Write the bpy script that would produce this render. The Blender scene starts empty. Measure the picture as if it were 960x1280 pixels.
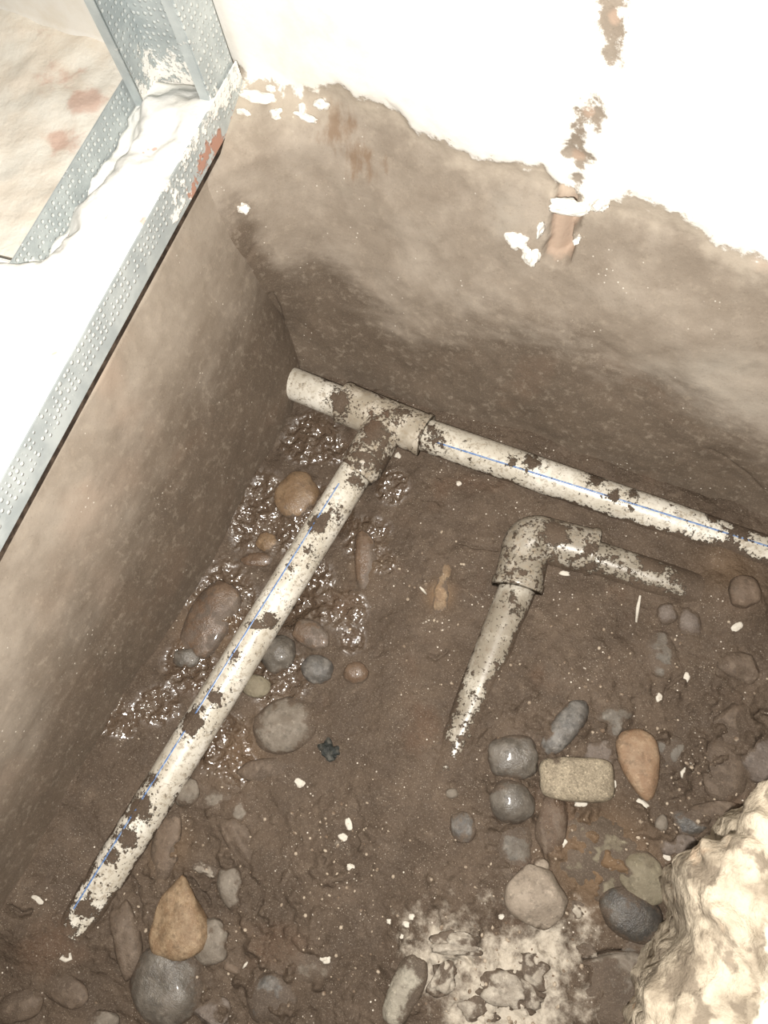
import bpy, bmesh, math, random
import numpy as np
from mathutils import Vector, Matrix

random.seed(7)
rng = np.random.default_rng(7)
SC = bpy.context.scene
COL = SC.collection

# ------------------------------------------------------------------ camera
F = 960.0                                   # focal length in pixels of a 960x1280 frame


def ray(p):
    return np.array([(p[0] - 480) / F, (p[1] - 640) / F, 1.0])


_down = np.array([600 - 480, 1000 - 640, F]); _down /= np.linalg.norm(_down)
_n = np.cross(ray((365, 478)), ray((850, 652)))
_X = np.cross(_n, _down); _X /= np.linalg.norm(_X)
if _X[0] < 0:
    _X = -_X
_Z = -_down
_Y = np.cross(_Z, _X)
ROT = np.stack([_X, _Y, _Z])                # world = ROT @ camera (x right, y down, z forward)
CAM = np.array([0.33802541, -0.28832096, 0.68092054])

cam_d = bpy.data.cameras.new('camera')
cam = bpy.data.objects.new('camera', cam_d); COL.objects.link(cam)
cam_d.sensor_fit = 'VERTICAL'; cam_d.sensor_height = 36.0; cam_d.sensor_width = 27.0
cam_d.lens = 27.0
cam_d.clip_start = 0.01
m3 = ROT @ np.diag([1, -1, -1])
M4 = Matrix([[*m3[0], CAM[0]], [*m3[1], CAM[1]], [*m3[2], CAM[2]], [0, 0, 0, 1]])
cam.matrix_world = M4
SC.camera = cam

# ------------------------------------------------------------------ world, flash, exposure
SC.view_settings.view_transform = 'Standard'
SC.view_settings.look = 'None'
SC.view_settings.exposure = 0.0
SC.view_settings.gamma = 1.0
SC.view_settings.use_curve_mapping = False
w = bpy.data.worlds.new('room_light'); SC.world = w
w.use_nodes = True
w.node_tree.nodes['Background'].inputs[0].default_value = (1.0, 0.96, 0.90, 1)
w.node_tree.nodes['Background'].inputs[1].default_value = 0.16
FLASH_W = 8.2
ld = bpy.data.lights.new('phone_flash', 'AREA'); ld.shape = 'DISK'; ld.size = 0.008
ld.energy = FLASH_W; ld.color = (1.0, 0.955, 0.89)
lo = bpy.data.objects.new('phone_flash', ld); COL.objects.link(lo)
fl_pos = CAM + ROT @ np.array([-0.026, 0.024, 0.0])
lo.matrix_world = Matrix([[*m3[0], fl_pos[0]], [*m3[1], fl_pos[1]], [*m3[2], fl_pos[2]], [0, 0, 0, 1]])


# ------------------------------------------------------------------ measuring helpers (photo pixel -> place)
def unp(p, z=0.0):
    d = ROT @ ray(p)
    t = (z - CAM[2]) / d[2]
    return CAM + d * t


def unp_wall(p, fn, lo_t=0.3, hi_t=1.6):
    """point where the sight line meets wall y = fn(x, z)"""
    d = ROT @ ray(p)
    for _ in range(50):
        t = 0.5 * (lo_t + hi_t)
        P = CAM + d * t
        if P[1] > fn(P[0], P[2]):
            hi_t = t
        else:
            lo_t = t
    return CAM + d * hi_t


# ------------------------------------------------------------------ numpy noise
def _hash(ix, iy, iz, seed):
    h = (ix.astype(np.int64) * 374761393 + iy.astype(np.int64) * 668265263 + iz.astype(np.int64) * 2147483647 + seed * 974711) & 0x7fffffff
    h = ((h ^ (h >> 13)) * 1274126177) & 0x7fffffff
    h = ((h ^ (h >> 16)) * 1911520717) & 0x7fffffff
    return (h & 0xffff) / 32767.5 - 1.0


def noise(P, scale, seed=0):
    Q = np.asarray(P, float) / scale
    I = np.floor(Q).astype(np.int64); f = Q - I
    u = f * f * f * (f * (f * 6 - 15) + 10)
    r = 0
    for dx in (0, 1):
        for dy in (0, 1):
            for dz in (0, 1):
                wgt = (u[:, 0] if dx else 1 - u[:, 0]) * (u[:, 1] if dy else 1 - u[:, 1]) * (u[:, 2] if dz else 1 - u[:, 2])
                r = r + wgt * _hash(I[:, 0] + dx, I[:, 1] + dy, I[:, 2] + dz, seed)
    return r


def fbm(P, scale, oct=4, seed=0, gain=0.5):
    r = 0; a = 1.0
    for k in range(oct):
        r = r + a * noise(P, scale / 2 ** k, seed + k * 17)
        a *= gain
    return r


def sstep(a, b, x):
    t = np.clip((x - a) / (b - a), 0, 1)
    return t * t * (3 - 2 * t)


def seg_dist(P, pts):
    """2-D distance of points P (N,2) to a polyline"""
    d = np.full(len(P), 1e9)
    for a, b in zip(pts[:-1], pts[1:]):
        a = np.array(a); b = np.array(b); ab = b - a
        t = np.clip(((P - a) @ ab) / (ab @ ab + 1e-12), 0, 1)
        d = np.minimum(d, np.linalg.norm(P - (a + t[:, None] * ab), axis=1))
    return d


# ------------------------------------------------------------------ object helpers
def tag(o, label=None, cat=None, group=None, kind=None):
    if label: o['label'] = label
    if cat: o['category'] = cat
    if group: o['group'] = group
    if kind: o['kind'] = kind
    return o


def empty(name, loc):
    o = bpy.data.objects.new(name, None); COL.objects.link(o)
    o.location = Vector(loc); o.empty_display_size = 0.02
    return o


def mesh_obj(name, verts, faces, mat, parent=None, smooth=True, attrs=None, loc=None):
    me = bpy.data.meshes.new(name)
    V = np.asarray(verts, float)
    off = np.zeros(3)
    if loc is not None:
        off = np.array(loc, float)
    elif parent is not None:
        off = np.array(parent.location)
        q = parent.parent
        while q is not None:
            off = off + np.array(q.location); q = q.parent
    me.from_pydata((V - off).tolist(), [], faces if isinstance(faces, list) else faces.tolist())
    if attrs:
        for k, a in attrs.items():
            at = me.attributes.new(k, 'FLOAT', 'POINT')
            at.data.foreach_set('value', np.asarray(a, np.float32))
    if smooth:
        me.polygons.foreach_set('use_smooth', [True] * len(me.polygons))
    me.materials.append(mat)
    me.update()
    o = bpy.data.objects.new(name, me); COL.objects.link(o)
    if parent is not None:
        o.parent = parent
    elif loc is not None:
        o.location = Vector(loc)
    return o


def grid_faces(nu, nv, flip=False):
    i = np.arange(nu * nv).reshape(nu, nv)
    a, b, c, d = i[:-1, :-1].ravel(), i[1:, :-1].ravel(), i[1:, 1:].ravel(), i[:-1, 1:].ravel()
    return np.stack([a, d, c, b] if flip else [a, b, c, d], axis=1)


def box(x0, x1, y0, y1, z0, z1):
    v = [(x, y, z) for x in (x0, x1) for y in (y0, y1) for z in (z0, z1)]
    f = [[0, 1, 3, 2], [4, 6, 7, 5], [0, 4, 5, 1], [2, 3, 7, 6], [0, 2, 6, 4], [1, 5, 7, 3]]
    return np.array(v, float), f


# ------------------------------------------------------------------ materials
class NT:
    def __init__(s, name):
        s.m = bpy.data.materials.new(name); s.m.use_nodes = True
        s.t = s.m.node_tree; s.b = s.t.nodes['Principled BSDF']

    def n(s, typ, **kw):
        nd = s.t.nodes.new(typ)
        for k, v in kw.items():
            setattr(nd, k, v)
        return nd

    def link(s, a, b):
        s.t.links.new(a, b)

    def set(s, sock, v):
        if hasattr(v, 'is_linked') or isinstance(v, bpy.types.NodeSocket):
            s.link(v, sock)
        else:
            sock.default_value = v

    def coords(s):
        return s.n('ShaderNodeTexCoord').outputs['Object']

    def geo(s):
        return s.n('ShaderNodeNewGeometry').outputs['Position']

    def noise(s, scale, detail=4, rough=0.55, vec=None, dist=0.0):
        nd = s.n('ShaderNodeTexNoise')
        nd.inputs['Scale'].default_value = scale; nd.inputs['Detail'].default_value = detail
        nd.inputs['Roughness'].default_value = rough; nd.inputs['Distortion'].default_value = dist
        if vec is not None: s.link(vec, nd.inputs['Vector'])
        return nd.outputs['Fac']

    def vor(s, scale, vec=None, feature='F1', out='Distance'):
        nd = s.n('ShaderNodeTexVoronoi', feature=feature)
        nd.inputs['Scale'].default_value = scale
        if vec is not None: s.link(vec, nd.inputs['Vector'])
        return nd.outputs[out]

    def scaled(s, P, sc):
        nd = s.n('ShaderNodeMapping'); s.link(P, nd.inputs['Vector']); nd.inputs['Scale'].default_value = sc
        return nd.outputs[0]

    def math(s, op, a, b=0.0, c=None):
        nd = s.n('ShaderNodeMath', operation=op)
        s.set(nd.inputs[0], a); s.set(nd.inputs[1], b)
        if c is not None: s.set(nd.inputs[2], c)
        return nd.outputs[0]

    def mapr(s, v, a, b, c=0.0, d=1.0, interp='SMOOTHSTEP'):
        nd = s.n('ShaderNodeMapRange', interpolation_type=interp)
        s.set(nd.inputs[0], v)
        for k, x in zip((1, 2, 3, 4), (a, b, c, d)): nd.inputs[k].default_value = x
        return nd.outputs[0]

    def mix(s, f, a, b):
        nd = s.n('ShaderNodeMix', data_type='RGBA')
        s.set(nd.inputs[0], f)
        for i, x in ((6, a), (7, b)):
            if isinstance(x, tuple): nd.inputs[i].default_value = (*x, 1)
            else: s.link(x, nd.inputs[i])
        return nd.outputs[2]

    def mixf(s, f, a, b):
        nd = s.n('ShaderNodeMix', data_type='FLOAT')
        s.set(nd.inputs[0], f); s.set(nd.inputs[2], a); s.set(nd.inputs[3], b)
        return nd.outputs[0]

    def attr(s, name):
        nd = s.n('ShaderNodeAttribute'); nd.attribute_name = name
        return nd.outputs['Fac']

    def bump(s, h, dist=0.001, strength=1.0, prev=None):
        nd = s.n('ShaderNodeBump')
        nd.inputs['Distance'].default_value = dist
        s.set(nd.inputs['Strength'], strength)
        s.link(h, nd.inputs['Height'])
        if prev is not None: s.link(prev, nd.inputs['Normal'])
        return nd.outputs[0]

    def out(s, color=None, rough=None, normal=None, spec=None, metal=None, coat=None, coat_rough=None):
        I = s.b.inputs
        for sock, v in ((I['Base Color'], color), (I['Roughness'], rough), (I['Normal'], normal), (I['Specular IOR Level'], spec),
                        (I['Metallic'], metal), (I['Coat Weight'], coat), (I['Coat Roughness'], coat_rough)):
            if v is None: continue
            if isinstance(v, tuple): sock.default_value = (*v, 1)
            else: s.set(sock, v)
        return s.m


MUD_A = (0.099, 0.0715, 0.0510)
MUD_B = (0.072, 0.0515, 0.0365)
MUD_C = (0.136, 0.101, 0.0735)
MUD_R = (0.115, 0.068, 0.043)


def mud_color(s, P):
    c = s.mix(s.mapr(s.noise(22, 5, 0.6, P), .38, .66), MUD_B, MUD_A)
    c = s.mix(s.math('MULTIPLY', s.mapr(s.noise(60, 4, 0.6, P), .55, .75), .7), c, MUD_C)
    c = s.mix(s.math('MULTIPLY', s.mapr(s.noise(14, 3, 0.5, P), .58, .74), .45), c, MUD_R)
    c = s.mix(s.math('MULTIPLY', s.mapr(s.noise(260, 4, .7, P), .54, .68), .30), c, (0.165, 0.126, 0.093))
    c = s.mix(s.math('MULTIPLY', s.mapr(s.noise(210, 4, .7, P), .46, .34), .40), c, (0.050, 0.036, 0.026))
    sand = s.noise(900, 2, 0.7, P)
    c = s.mix(s.math('MULTIPLY', s.mapr(sand, .56, .70), .62), c, (0.215, 0.172, 0.132))
    c = s.mix(s.math('MULTIPLY', s.mapr(sand, .42, .28), .45), c, (0.055, 0.039, 0.028))
    return c


def floor_material():
    s = NT('mud'); P = s.geo()
    wet, dust, tint = s.attr('wet'), s.attr('dust'), s.attr('tint')
    c = mud_color(s, P)
    c = s.mix(s.math('MULTIPLY', tint, .8), c, (0.20, 0.125, 0.068))
    c = s.mix(s.math('MULTIPLY', wet, .40), c, (0.085, 0.053, 0.033))
    # plaster dust and crumbs
    dn = s.math('ADD', dust, s.math('MULTIPLY', s.math('SUBTRACT', s.noise(95, 5, 0.65, P), .5), 1.3))
    c = s.mix(s.math('MULTIPLY', s.mapr(dn, .30, .85), .9), c, (0.54, 0.48, 0.395))
    sp = s.vor(190, P)
    sel = s.mapr(s.noise(45, 2, .5, P), .50, .66)
    spk = s.math('MULTIPLY', s.mapr(sp, .16, .09), sel)
    c = s.mix(spk, c, (0.62, 0.56, 0.48))
    sp2 = s.vor(420, P)
    spk2 = s.math('MULTIPLY', s.mapr(sp2, .15, .10), s.mapr(s.noise(30, 2, .5, P), .45, .62))
    c = s.mix(s.math('MULTIPLY', spk2, .8), c, (0.5, 0.44, 0.36))
    r = s.mixf(wet, s.mapr(s.noise(40, 3, .6, P), .3, .7, .62, .85), 0.12)
    h = s.noise(420, 4, 0.65, P)
    h2 = s.noise(150, 3, 0.6, P)
    hh = s.math('ADD', s.math('MULTIPLY', h, .55), h2)
    nm = s.bump(hh, 0.0022, s.mixf(wet, .85, .10))
    nm = s.bump(s.noise(260, 1, .4, P), .0030, s.math('MULTIPLY', wet, .8), nm)
    spc = s.mixf(wet, 0.22, 0.75)
    return s.out(c, r, nm, spc, coat=s.math('MULTIPLY', wet, .8), coat_rough=0.09)


def wall_material(kind):
    s = NT('earth_wall_' + kind); P = s.geo()
    pd, damp = s.attr('paint'), s.attr('damp')
    base = s.mix(s.mapr(s.noise(16, 5, .6, P), .35, .68), (0.255, 0.212, 0.168), (0.345, 0.296, 0.243))
    base = s.mix(s.math('MULTIPLY', s.mapr(s.noise(9, 3, .55, P), .52, .70), .5), base,
                 (0.41, 0.315, 0.245) if kind == 'left' else (0.36, 0.325, 0.275))
    base = s.mix(s.math('MULTIPLY', s.mapr(s.noise(55, 5, .65, P), .50, .72), .30 if kind == 'back' else .15), base, (0.18, 0.143, 0.108))
    dk = mud_color(s, P)
    st_ = s.scaled(P, (1, 1, 2.6)) if kind == 'back' else s.scaled(P, (1, .6, 1.6))
    dn = s.math('ADD', damp, s.math('MULTIPLY', s.math('SUBTRACT', s.noise(24, 6, .68, st_), .5), .9))
    dk = s.mix(.22, dk, (0.215, 0.170, 0.128))
    c = s.mix(s.math('MULTIPLY', s.mapr(dn, .16 if kind == 'back' else .02, .80 if kind == 'back' else 1.0), .93), base, dk)
    sand = s.noise(700, 2, .7, P)
    c = s.mix(s.math('MULTIPLY', s.mapr(s.noise(130, 5, .7, P), .52, .68), .28), c, (0.40, 0.34, 0.27))
    c = s.mix(s.math('MULTIPLY', s.mapr(sand, .60, .76), .30), c, (0.45, 0.38, 0.30))
    c = s.mix(s.math('MULTIPLY', s.mapr(sand, .40, .26), .30), c, (0.09, 0.065, 0.045))
    sp = s.vor(170, P)
    spk = s.math('MULTIPLY', s.mapr(sp, .13, .07), s.mapr(s.noise(30, 2, .5, P), .54, .66))
    c = s.mix(spk, c, (0.65, 0.6, 0.52))
    st = s.attr('stain')
    c = s.mix(s.mapr(s.math('ADD', st, s.math('MULTIPLY', s.math('SUBTRACT', s.noise(70, 5, .65, s.scaled(P, (2.0, 1, .7))), .5), 1.3)), .30, .75, 0, .75), c, (0.205, 0.135, 0.085))
    pk = s.attr('pink')
    c = s.mix(s.mapr(s.math('ADD', pk, s.math('MULTIPLY', s.math('SUBTRACT', s.noise(110, 4, .6, P), .5), .9)), .35, .8, 0, .9), c, (0.40, 0.30, 0.23))
    # skim of white plaster
    pn = s.math('ADD', pd, s.math('MULTIPLY', s.math('SUBTRACT', s.noise(110, 6, .74, P), .5), .030))
    c = s.mix(s.mapr(s.math('ADD', pd, s.math('MULTIPLY', s.math('SUBTRACT', s.noise(60, 5, .65, P), .5), .05)), -.030, .004, 0, .55), c, (0.56, 0.49, 0.40)) if kind == 'left' else s.mix(s.math('MULTIPLY', s.mapr(s.math('ADD', pd, s.math('MULTIPLY', s.math('SUBTRACT', s.noise(60, 5, .65, P), .5), .05)), -.030, .004, 0, .55), s.math('SUBTRACT', 1.0, s.mapr(s.attr('scar'), 0, 1))), c, (0.56, 0.49, 0.40))
    pm = s.mapr(pn, -.0022, .0030)
    pc = s.mix(s.mapr(s.noise(24, 4, .6, P), .45, .75), (0.86, 0.84, 0.79), (0.80, 0.76, 0.68))
    c = s.mix(pm, c, pc)
    r = s.mixf(pm, .82, .65)
    h = s.math('ADD', s.math('MULTIPLY', s.noise(300, 4, .65, P), .6), s.noise(80, 4, .6, P))
    nm = s.bump(h, .0018, s.mixf(pm, .34 if kind == 'back' else .16, .2))
    nm = s.bump(pm, .0006, .4, nm)
    return s.out(c, r, nm, s.mixf(pm, .2, .3))


def pipe_material():
    s = NT('dirty_white_pvc'); P = s.geo()
    mud = s.attr('mud')
    c = s.mix(s.mapr(s.noise(30, 4, .6, P), .4, .7), (0.50, 0.46, 0.385), (0.70, 0.665, 0.59))
    c = s.mix(s.math('MULTIPLY', s.mapr(s.noise(220, 4, .7, P), .50, .64), .65), c, (0.26, 0.21, 0.15))
    return pipe_finish(s, P, mud, c)


def pipe_finish(s, P, mud, c, k=1.0):
    v = s.math('ADD', mud, s.math('MULTIPLY', s.math('SUBTRACT', s.noise(115, 6, .68, P), .5), 1.55))
    m = s.mapr(v, .46, .52)
    fine = s.math('ADD', s.math('MULTIPLY', mud, .5), s.noise(330, 4, .7, P))
    m = s.math('MAXIMUM', m, s.mapr(fine, .76, .80))
    c = s.mix(m, c, mud_color(s, P))
    r = s.mixf(m, .34, .75)
    nm = s.bump(m, .0014, .9)
    nm = s.bump(s.noise(380, 3, .6, P), .0010, s.mixf(m, .10, .6), nm)
    return s.out(c, r, nm, s.mixf(m, .5, .2))


def stripe_material():
    s = NT('blue_stripe'); P = s.geo()
    c = s.mix(s.mapr(s.noise(300, 4, .6, P), .45, .65), (0.09, 0.18, 0.40), (0.27, 0.34, 0.46))
    return pipe_finish(s, P, s.attr('mud'), c)


def stone_material(name, c1, c2, mud=0.35, rough=0.6, speck=0.0, scale=60, spec=.3, coat=0.0):
    s = NT('stone_' + name); O = s.coords(); P = s.geo()
    c = s.mix(s.mapr(s.noise(scale, 5, .6, O), .36, .66), c1, c2)
    if speck:
        d = s.noise(650, 3, .7, O)
        c = s.mix(s.math('MULTIPLY', s.mapr(d, .56, .66), speck), c, tuple(x * .35 for x in c1))
        c = s.mix(s.math('MULTIPLY', s.mapr(d, .44, .34), speck), c, tuple(min(1, x * 1.7) for x in c2))
    hgt = s.attr('low')
    v = s.math('ADD', hgt, s.math('MULTIPLY', s.math('SUBTRACT', s.noise(130, 5, .65, P), .5), 1.1))
    thin = mud
    mud = .34 + .60 * mud
    m = s.mapr(v, 1.00 - mud, 1.30 - mud)
    film = s.math('MULTIPLY', s.mapr(s.noise(75, 6, .7, P, .6), .40, .66), .14 + .62 * thin)
    m = s.math('MAXIMUM', m, film)
    m = s.math('MULTIPLY', m, .95)
    c = s.mix(s.math('MULTIPLY', s.mapr(s.noise(170, 5, .7, O), .50, .66), .5), c, tuple(x * .45 for x in c1))
    c = s.mix(s.math('MULTIPLY', s.mapr(s.noise(230, 4, .7, O), .56, .70), .45), c, tuple(min(1, x * 1.55) for x in c2))
    c = s.mix(m, c, mud_color(s, P))
    r = s.mixf(m, rough, .7)
    h = s.math('ADD', s.noise(180, 5, .7, O), s.math('MULTIPLY', s.noise(900, 2, .6, O), .3))
    nm = s.bump(h, .0020, .60)
    return s.out(c, r, nm, spec, coat=coat, coat_rough=.1)


def white_material(name, c1=(0.78, 0.75, 0.69), c2=(0.62, 0.56, 0.48), scale=80):
    s = NT(name); P = s.geo()
    c = s.mix(s.mapr(s.noise(scale, 4, .6, P), .5, .8), c1, c2)
    return s.out(c, .75, s.bump(s.noise(260, 4, .6, P), .0015, .5), .25)


def metal_material():
    s = NT('galvanised_steel'); O = s.attr('u'); V = s.attr('v'); P = s.geo()
    # rows of small embossed dimples
    comb = s.n('ShaderNodeCombineXYZ'); s.link(O, comb.inputs[0]); s.link(V, comb.inputs[1])
    vo = s.n('ShaderNodeTexVoronoi'); vo.inputs['Scale'].default_value = 195; vo.inputs['Randomness'].default_value = .32
    s.link(comb.outputs[0], vo.inputs['Vector'])
    d = s.mapr(vo.outputs['Distance'], .34, .20)
    plain = s.attr('plain')
    d = s.math('MULTIPLY', d, s.math('SUBTRACT', 1.0, plain))
    c = s.mix(s.mapr(s.noise(45, 4, .6, P), .35, .7), (0.40, 0.44, 0.445), (0.54, 0.58, 0.575))
    c = s.mix(s.math('MULTIPLY', d, .6), c, (0.80, 0.82, 0.79))
    dirt = s.attr('dirt')
    dm = s.mapr(s.math('ADD', dirt, s.math('MULTIPLY', s.math('SUBTRACT', s.noise(75, 5, .65, P), .5), 2.0)), .5, .62)
    c = s.mix(dm, c, (0.82, 0.80, 0.75))
    rust = s.attr('rust')
    rm = s.mapr(s.math('ADD', rust, s.math('MULTIPLY', s.math('SUBTRACT', s.noise(85, 6, .68, P), .5), 2.4)), .5, .60)
    c = s.mix(rm, c, (0.42, 0.235, 0.175))
    any_ = s.math('MAXIMUM', dm, rm)
    nm = s.bump(d, .0008, .8)
    nm = s.bump(any_, .001, .6, nm)
    return s.out(c, s.mixf(any_, .48, .75), nm, .4, metal=s.mixf(any_, .25, 0.0))


def screed_material():
    s = NT('screed'); P = s.geo()
    c = s.mix(s.mapr(s.noise(26, 5, .6, P), .35, .65), (0.90, 0.86, 0.77), (0.84, 0.76, 0.65))
    c = s.mix(s.mapr(s.math('ADD', s.attr('pink'), s.math('MULTIPLY', s.math('SUBTRACT', s.noise(60, 5, .6, P), .5), 1.2)), .35, .75, 0, .7), c, (0.66, 0.42, 0.33))
    return s.out(c, .8, s.bump(s.noise(160, 4, .6, P), .002, .5), .2)


def slab_material():
    s = NT('broken_plastered_concrete'); P = s.geo()
    c = s.mix(s.mapr(s.noise(38, 5, .6, P), .34, .62), (0.20, 0.165, 0.122), (0.43, 0.37, 0.285))
    c = s.mix(s.mapr(s.noise(60, 4, .6, P), .54, .64, 0, .8), c, (0.135, 0.108, 0.08))
    c = s.mix(s.mapr(s.noise(26, 3, .6, P), .60, .72, 0, .55), c, (0.60, 0.42, 0.28))
    top = s.attr('top')
    tm = s.mapr(s.math('ADD', top, s.math('MULTIPLY', s.math('SUBTRACT', s.noise(48, 5, .6, P), .5), .9)), .42, .62)
    c = s.mix(tm, c, (0.80, 0.76, 0.65))
    h = s.math('ADD', s.noise(90, 5, .65, P), s.math('MULTIPLY', s.noise(420, 3, .6, P), .3))
    return s.out(c, .8, s.bump(h, .0035, .7), .2)


M_FLOOR = floor_material()
M_PIPE = pipe_material()
M_STRIPE = stripe_material()


def dull_pipe_material():
    s = NT('grimy_pvc'); P = s.geo()
    c = s.mix(s.mapr(s.noise(40, 4, .6, P), .4, .7), (0.24, 0.21, 0.165), (0.44, 0.405, 0.34))
    c = s.mix(s.math('MULTIPLY', s.mapr(s.noise(220, 4, .7, P), .50, .64), .6), c, (0.19, 0.15, 0.11))
    return pipe_finish(s, P, s.attr('mud'), c)


M_DULL = dull_pipe_material()
M_WHITE = white_material('white_plaster')
M_CHIP = white_material('paint_chip', (0.56, 0.52, 0.45), (0.36, 0.31, 0.25), 260)
M_METAL = metal_material()

RIM = 0.25


def left_x(y, z):
    top = -.016 - .075 * y
    foot = .018 - .016 * np.exp(np.minimum(y, .05) / .05 - 1.0) + .010 * np.exp(-((y + .60) / .12) ** 2)
    t = np.clip((z + .02) / (RIM + .02), 0, 1)
    return foot + (top - foot) * t ** 1.1


# ------------------------------------------------------------------ the lie of the mud
CTRL = [(370, 560, -.021), (300, 700, -.020), (240, 800, -.015), (400, 700, -.020), (390, 620, -.020), (340, 860, -.016), (300, 930, -.012),
        (170, 900, -.006), (480, 640, -.013), (520, 700, -.007), (450, 800, -.012), (430, 900, -.010), (560, 640, -.006), (540, 800, -.006),
        (600, 620, -.005), (560, 588, -.008), (650, 628, -.006), (740, 660, -.002), (850, 695, .005), (940, 708, .012), (610, 690, -.008),
        (700, 745, -.001), (740, 745, .003), (800, 725, .003), (880, 765, .006), (800, 790, .004), (720, 820, .006), (660, 850, .006),
        (590, 800, -.007), (640, 900, .007), (545, 900, -.003), (600, 950, .0045), (580, 1000, .004), (520, 960, .001), (520, 1010, .003), (330, 1000, -.008),
        (250, 1000, -.010), (200, 1080, -.008), (150, 1160, -.002), (100, 1190, .006), (60, 1120, .012), (30, 1200, .010), (300, 1150, -.006),
        (450, 1100, -.003), (600, 1100, .0), (700, 1000, -.005), (800, 900, .0), (900, 850, .006), (900, 1000, .0), (560, 1220, .008),
        (640, 1250, .010), (700, 1200, .003), (400, 1250, -.004), (200, 1250, -.006), (750, 1150, -.004), (640, 560, .0), (800, 618, .0),
        (450, 470, -.008), (500, 490, -.006), (130, 1000, .004), (380, 450, -.01), (960, 740, .006)]
CP = np.array([unp((a, b), c)[:2] for a, b, c in CTRL]); CZ = np.array([c for _, _, c in CTRL])


def mud_level(xy):
    xy = np.atleast_2d(xy)
    d2 = ((xy[:, None, :] - CP[None]) ** 2).sum(-1)
    wg = np.exp(-d2 / (2 * .026 ** 2)) + 1e-6 / (d2 + .002)
    return (wg @ CZ) / wg.sum(1)


def px_poly(pts, z=-.01):
    return [unp(p, z)[:2] for p in pts]


def blob(P2, px, r_px, z=-.01):
    c = unp(px, z)[:2]
    r = np.linalg.norm(unp((px[0] + r_px, px[1]), z)[:2] - c)
    return np.exp(-((P2 - c) ** 2).sum(1) / (r * r))


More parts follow.
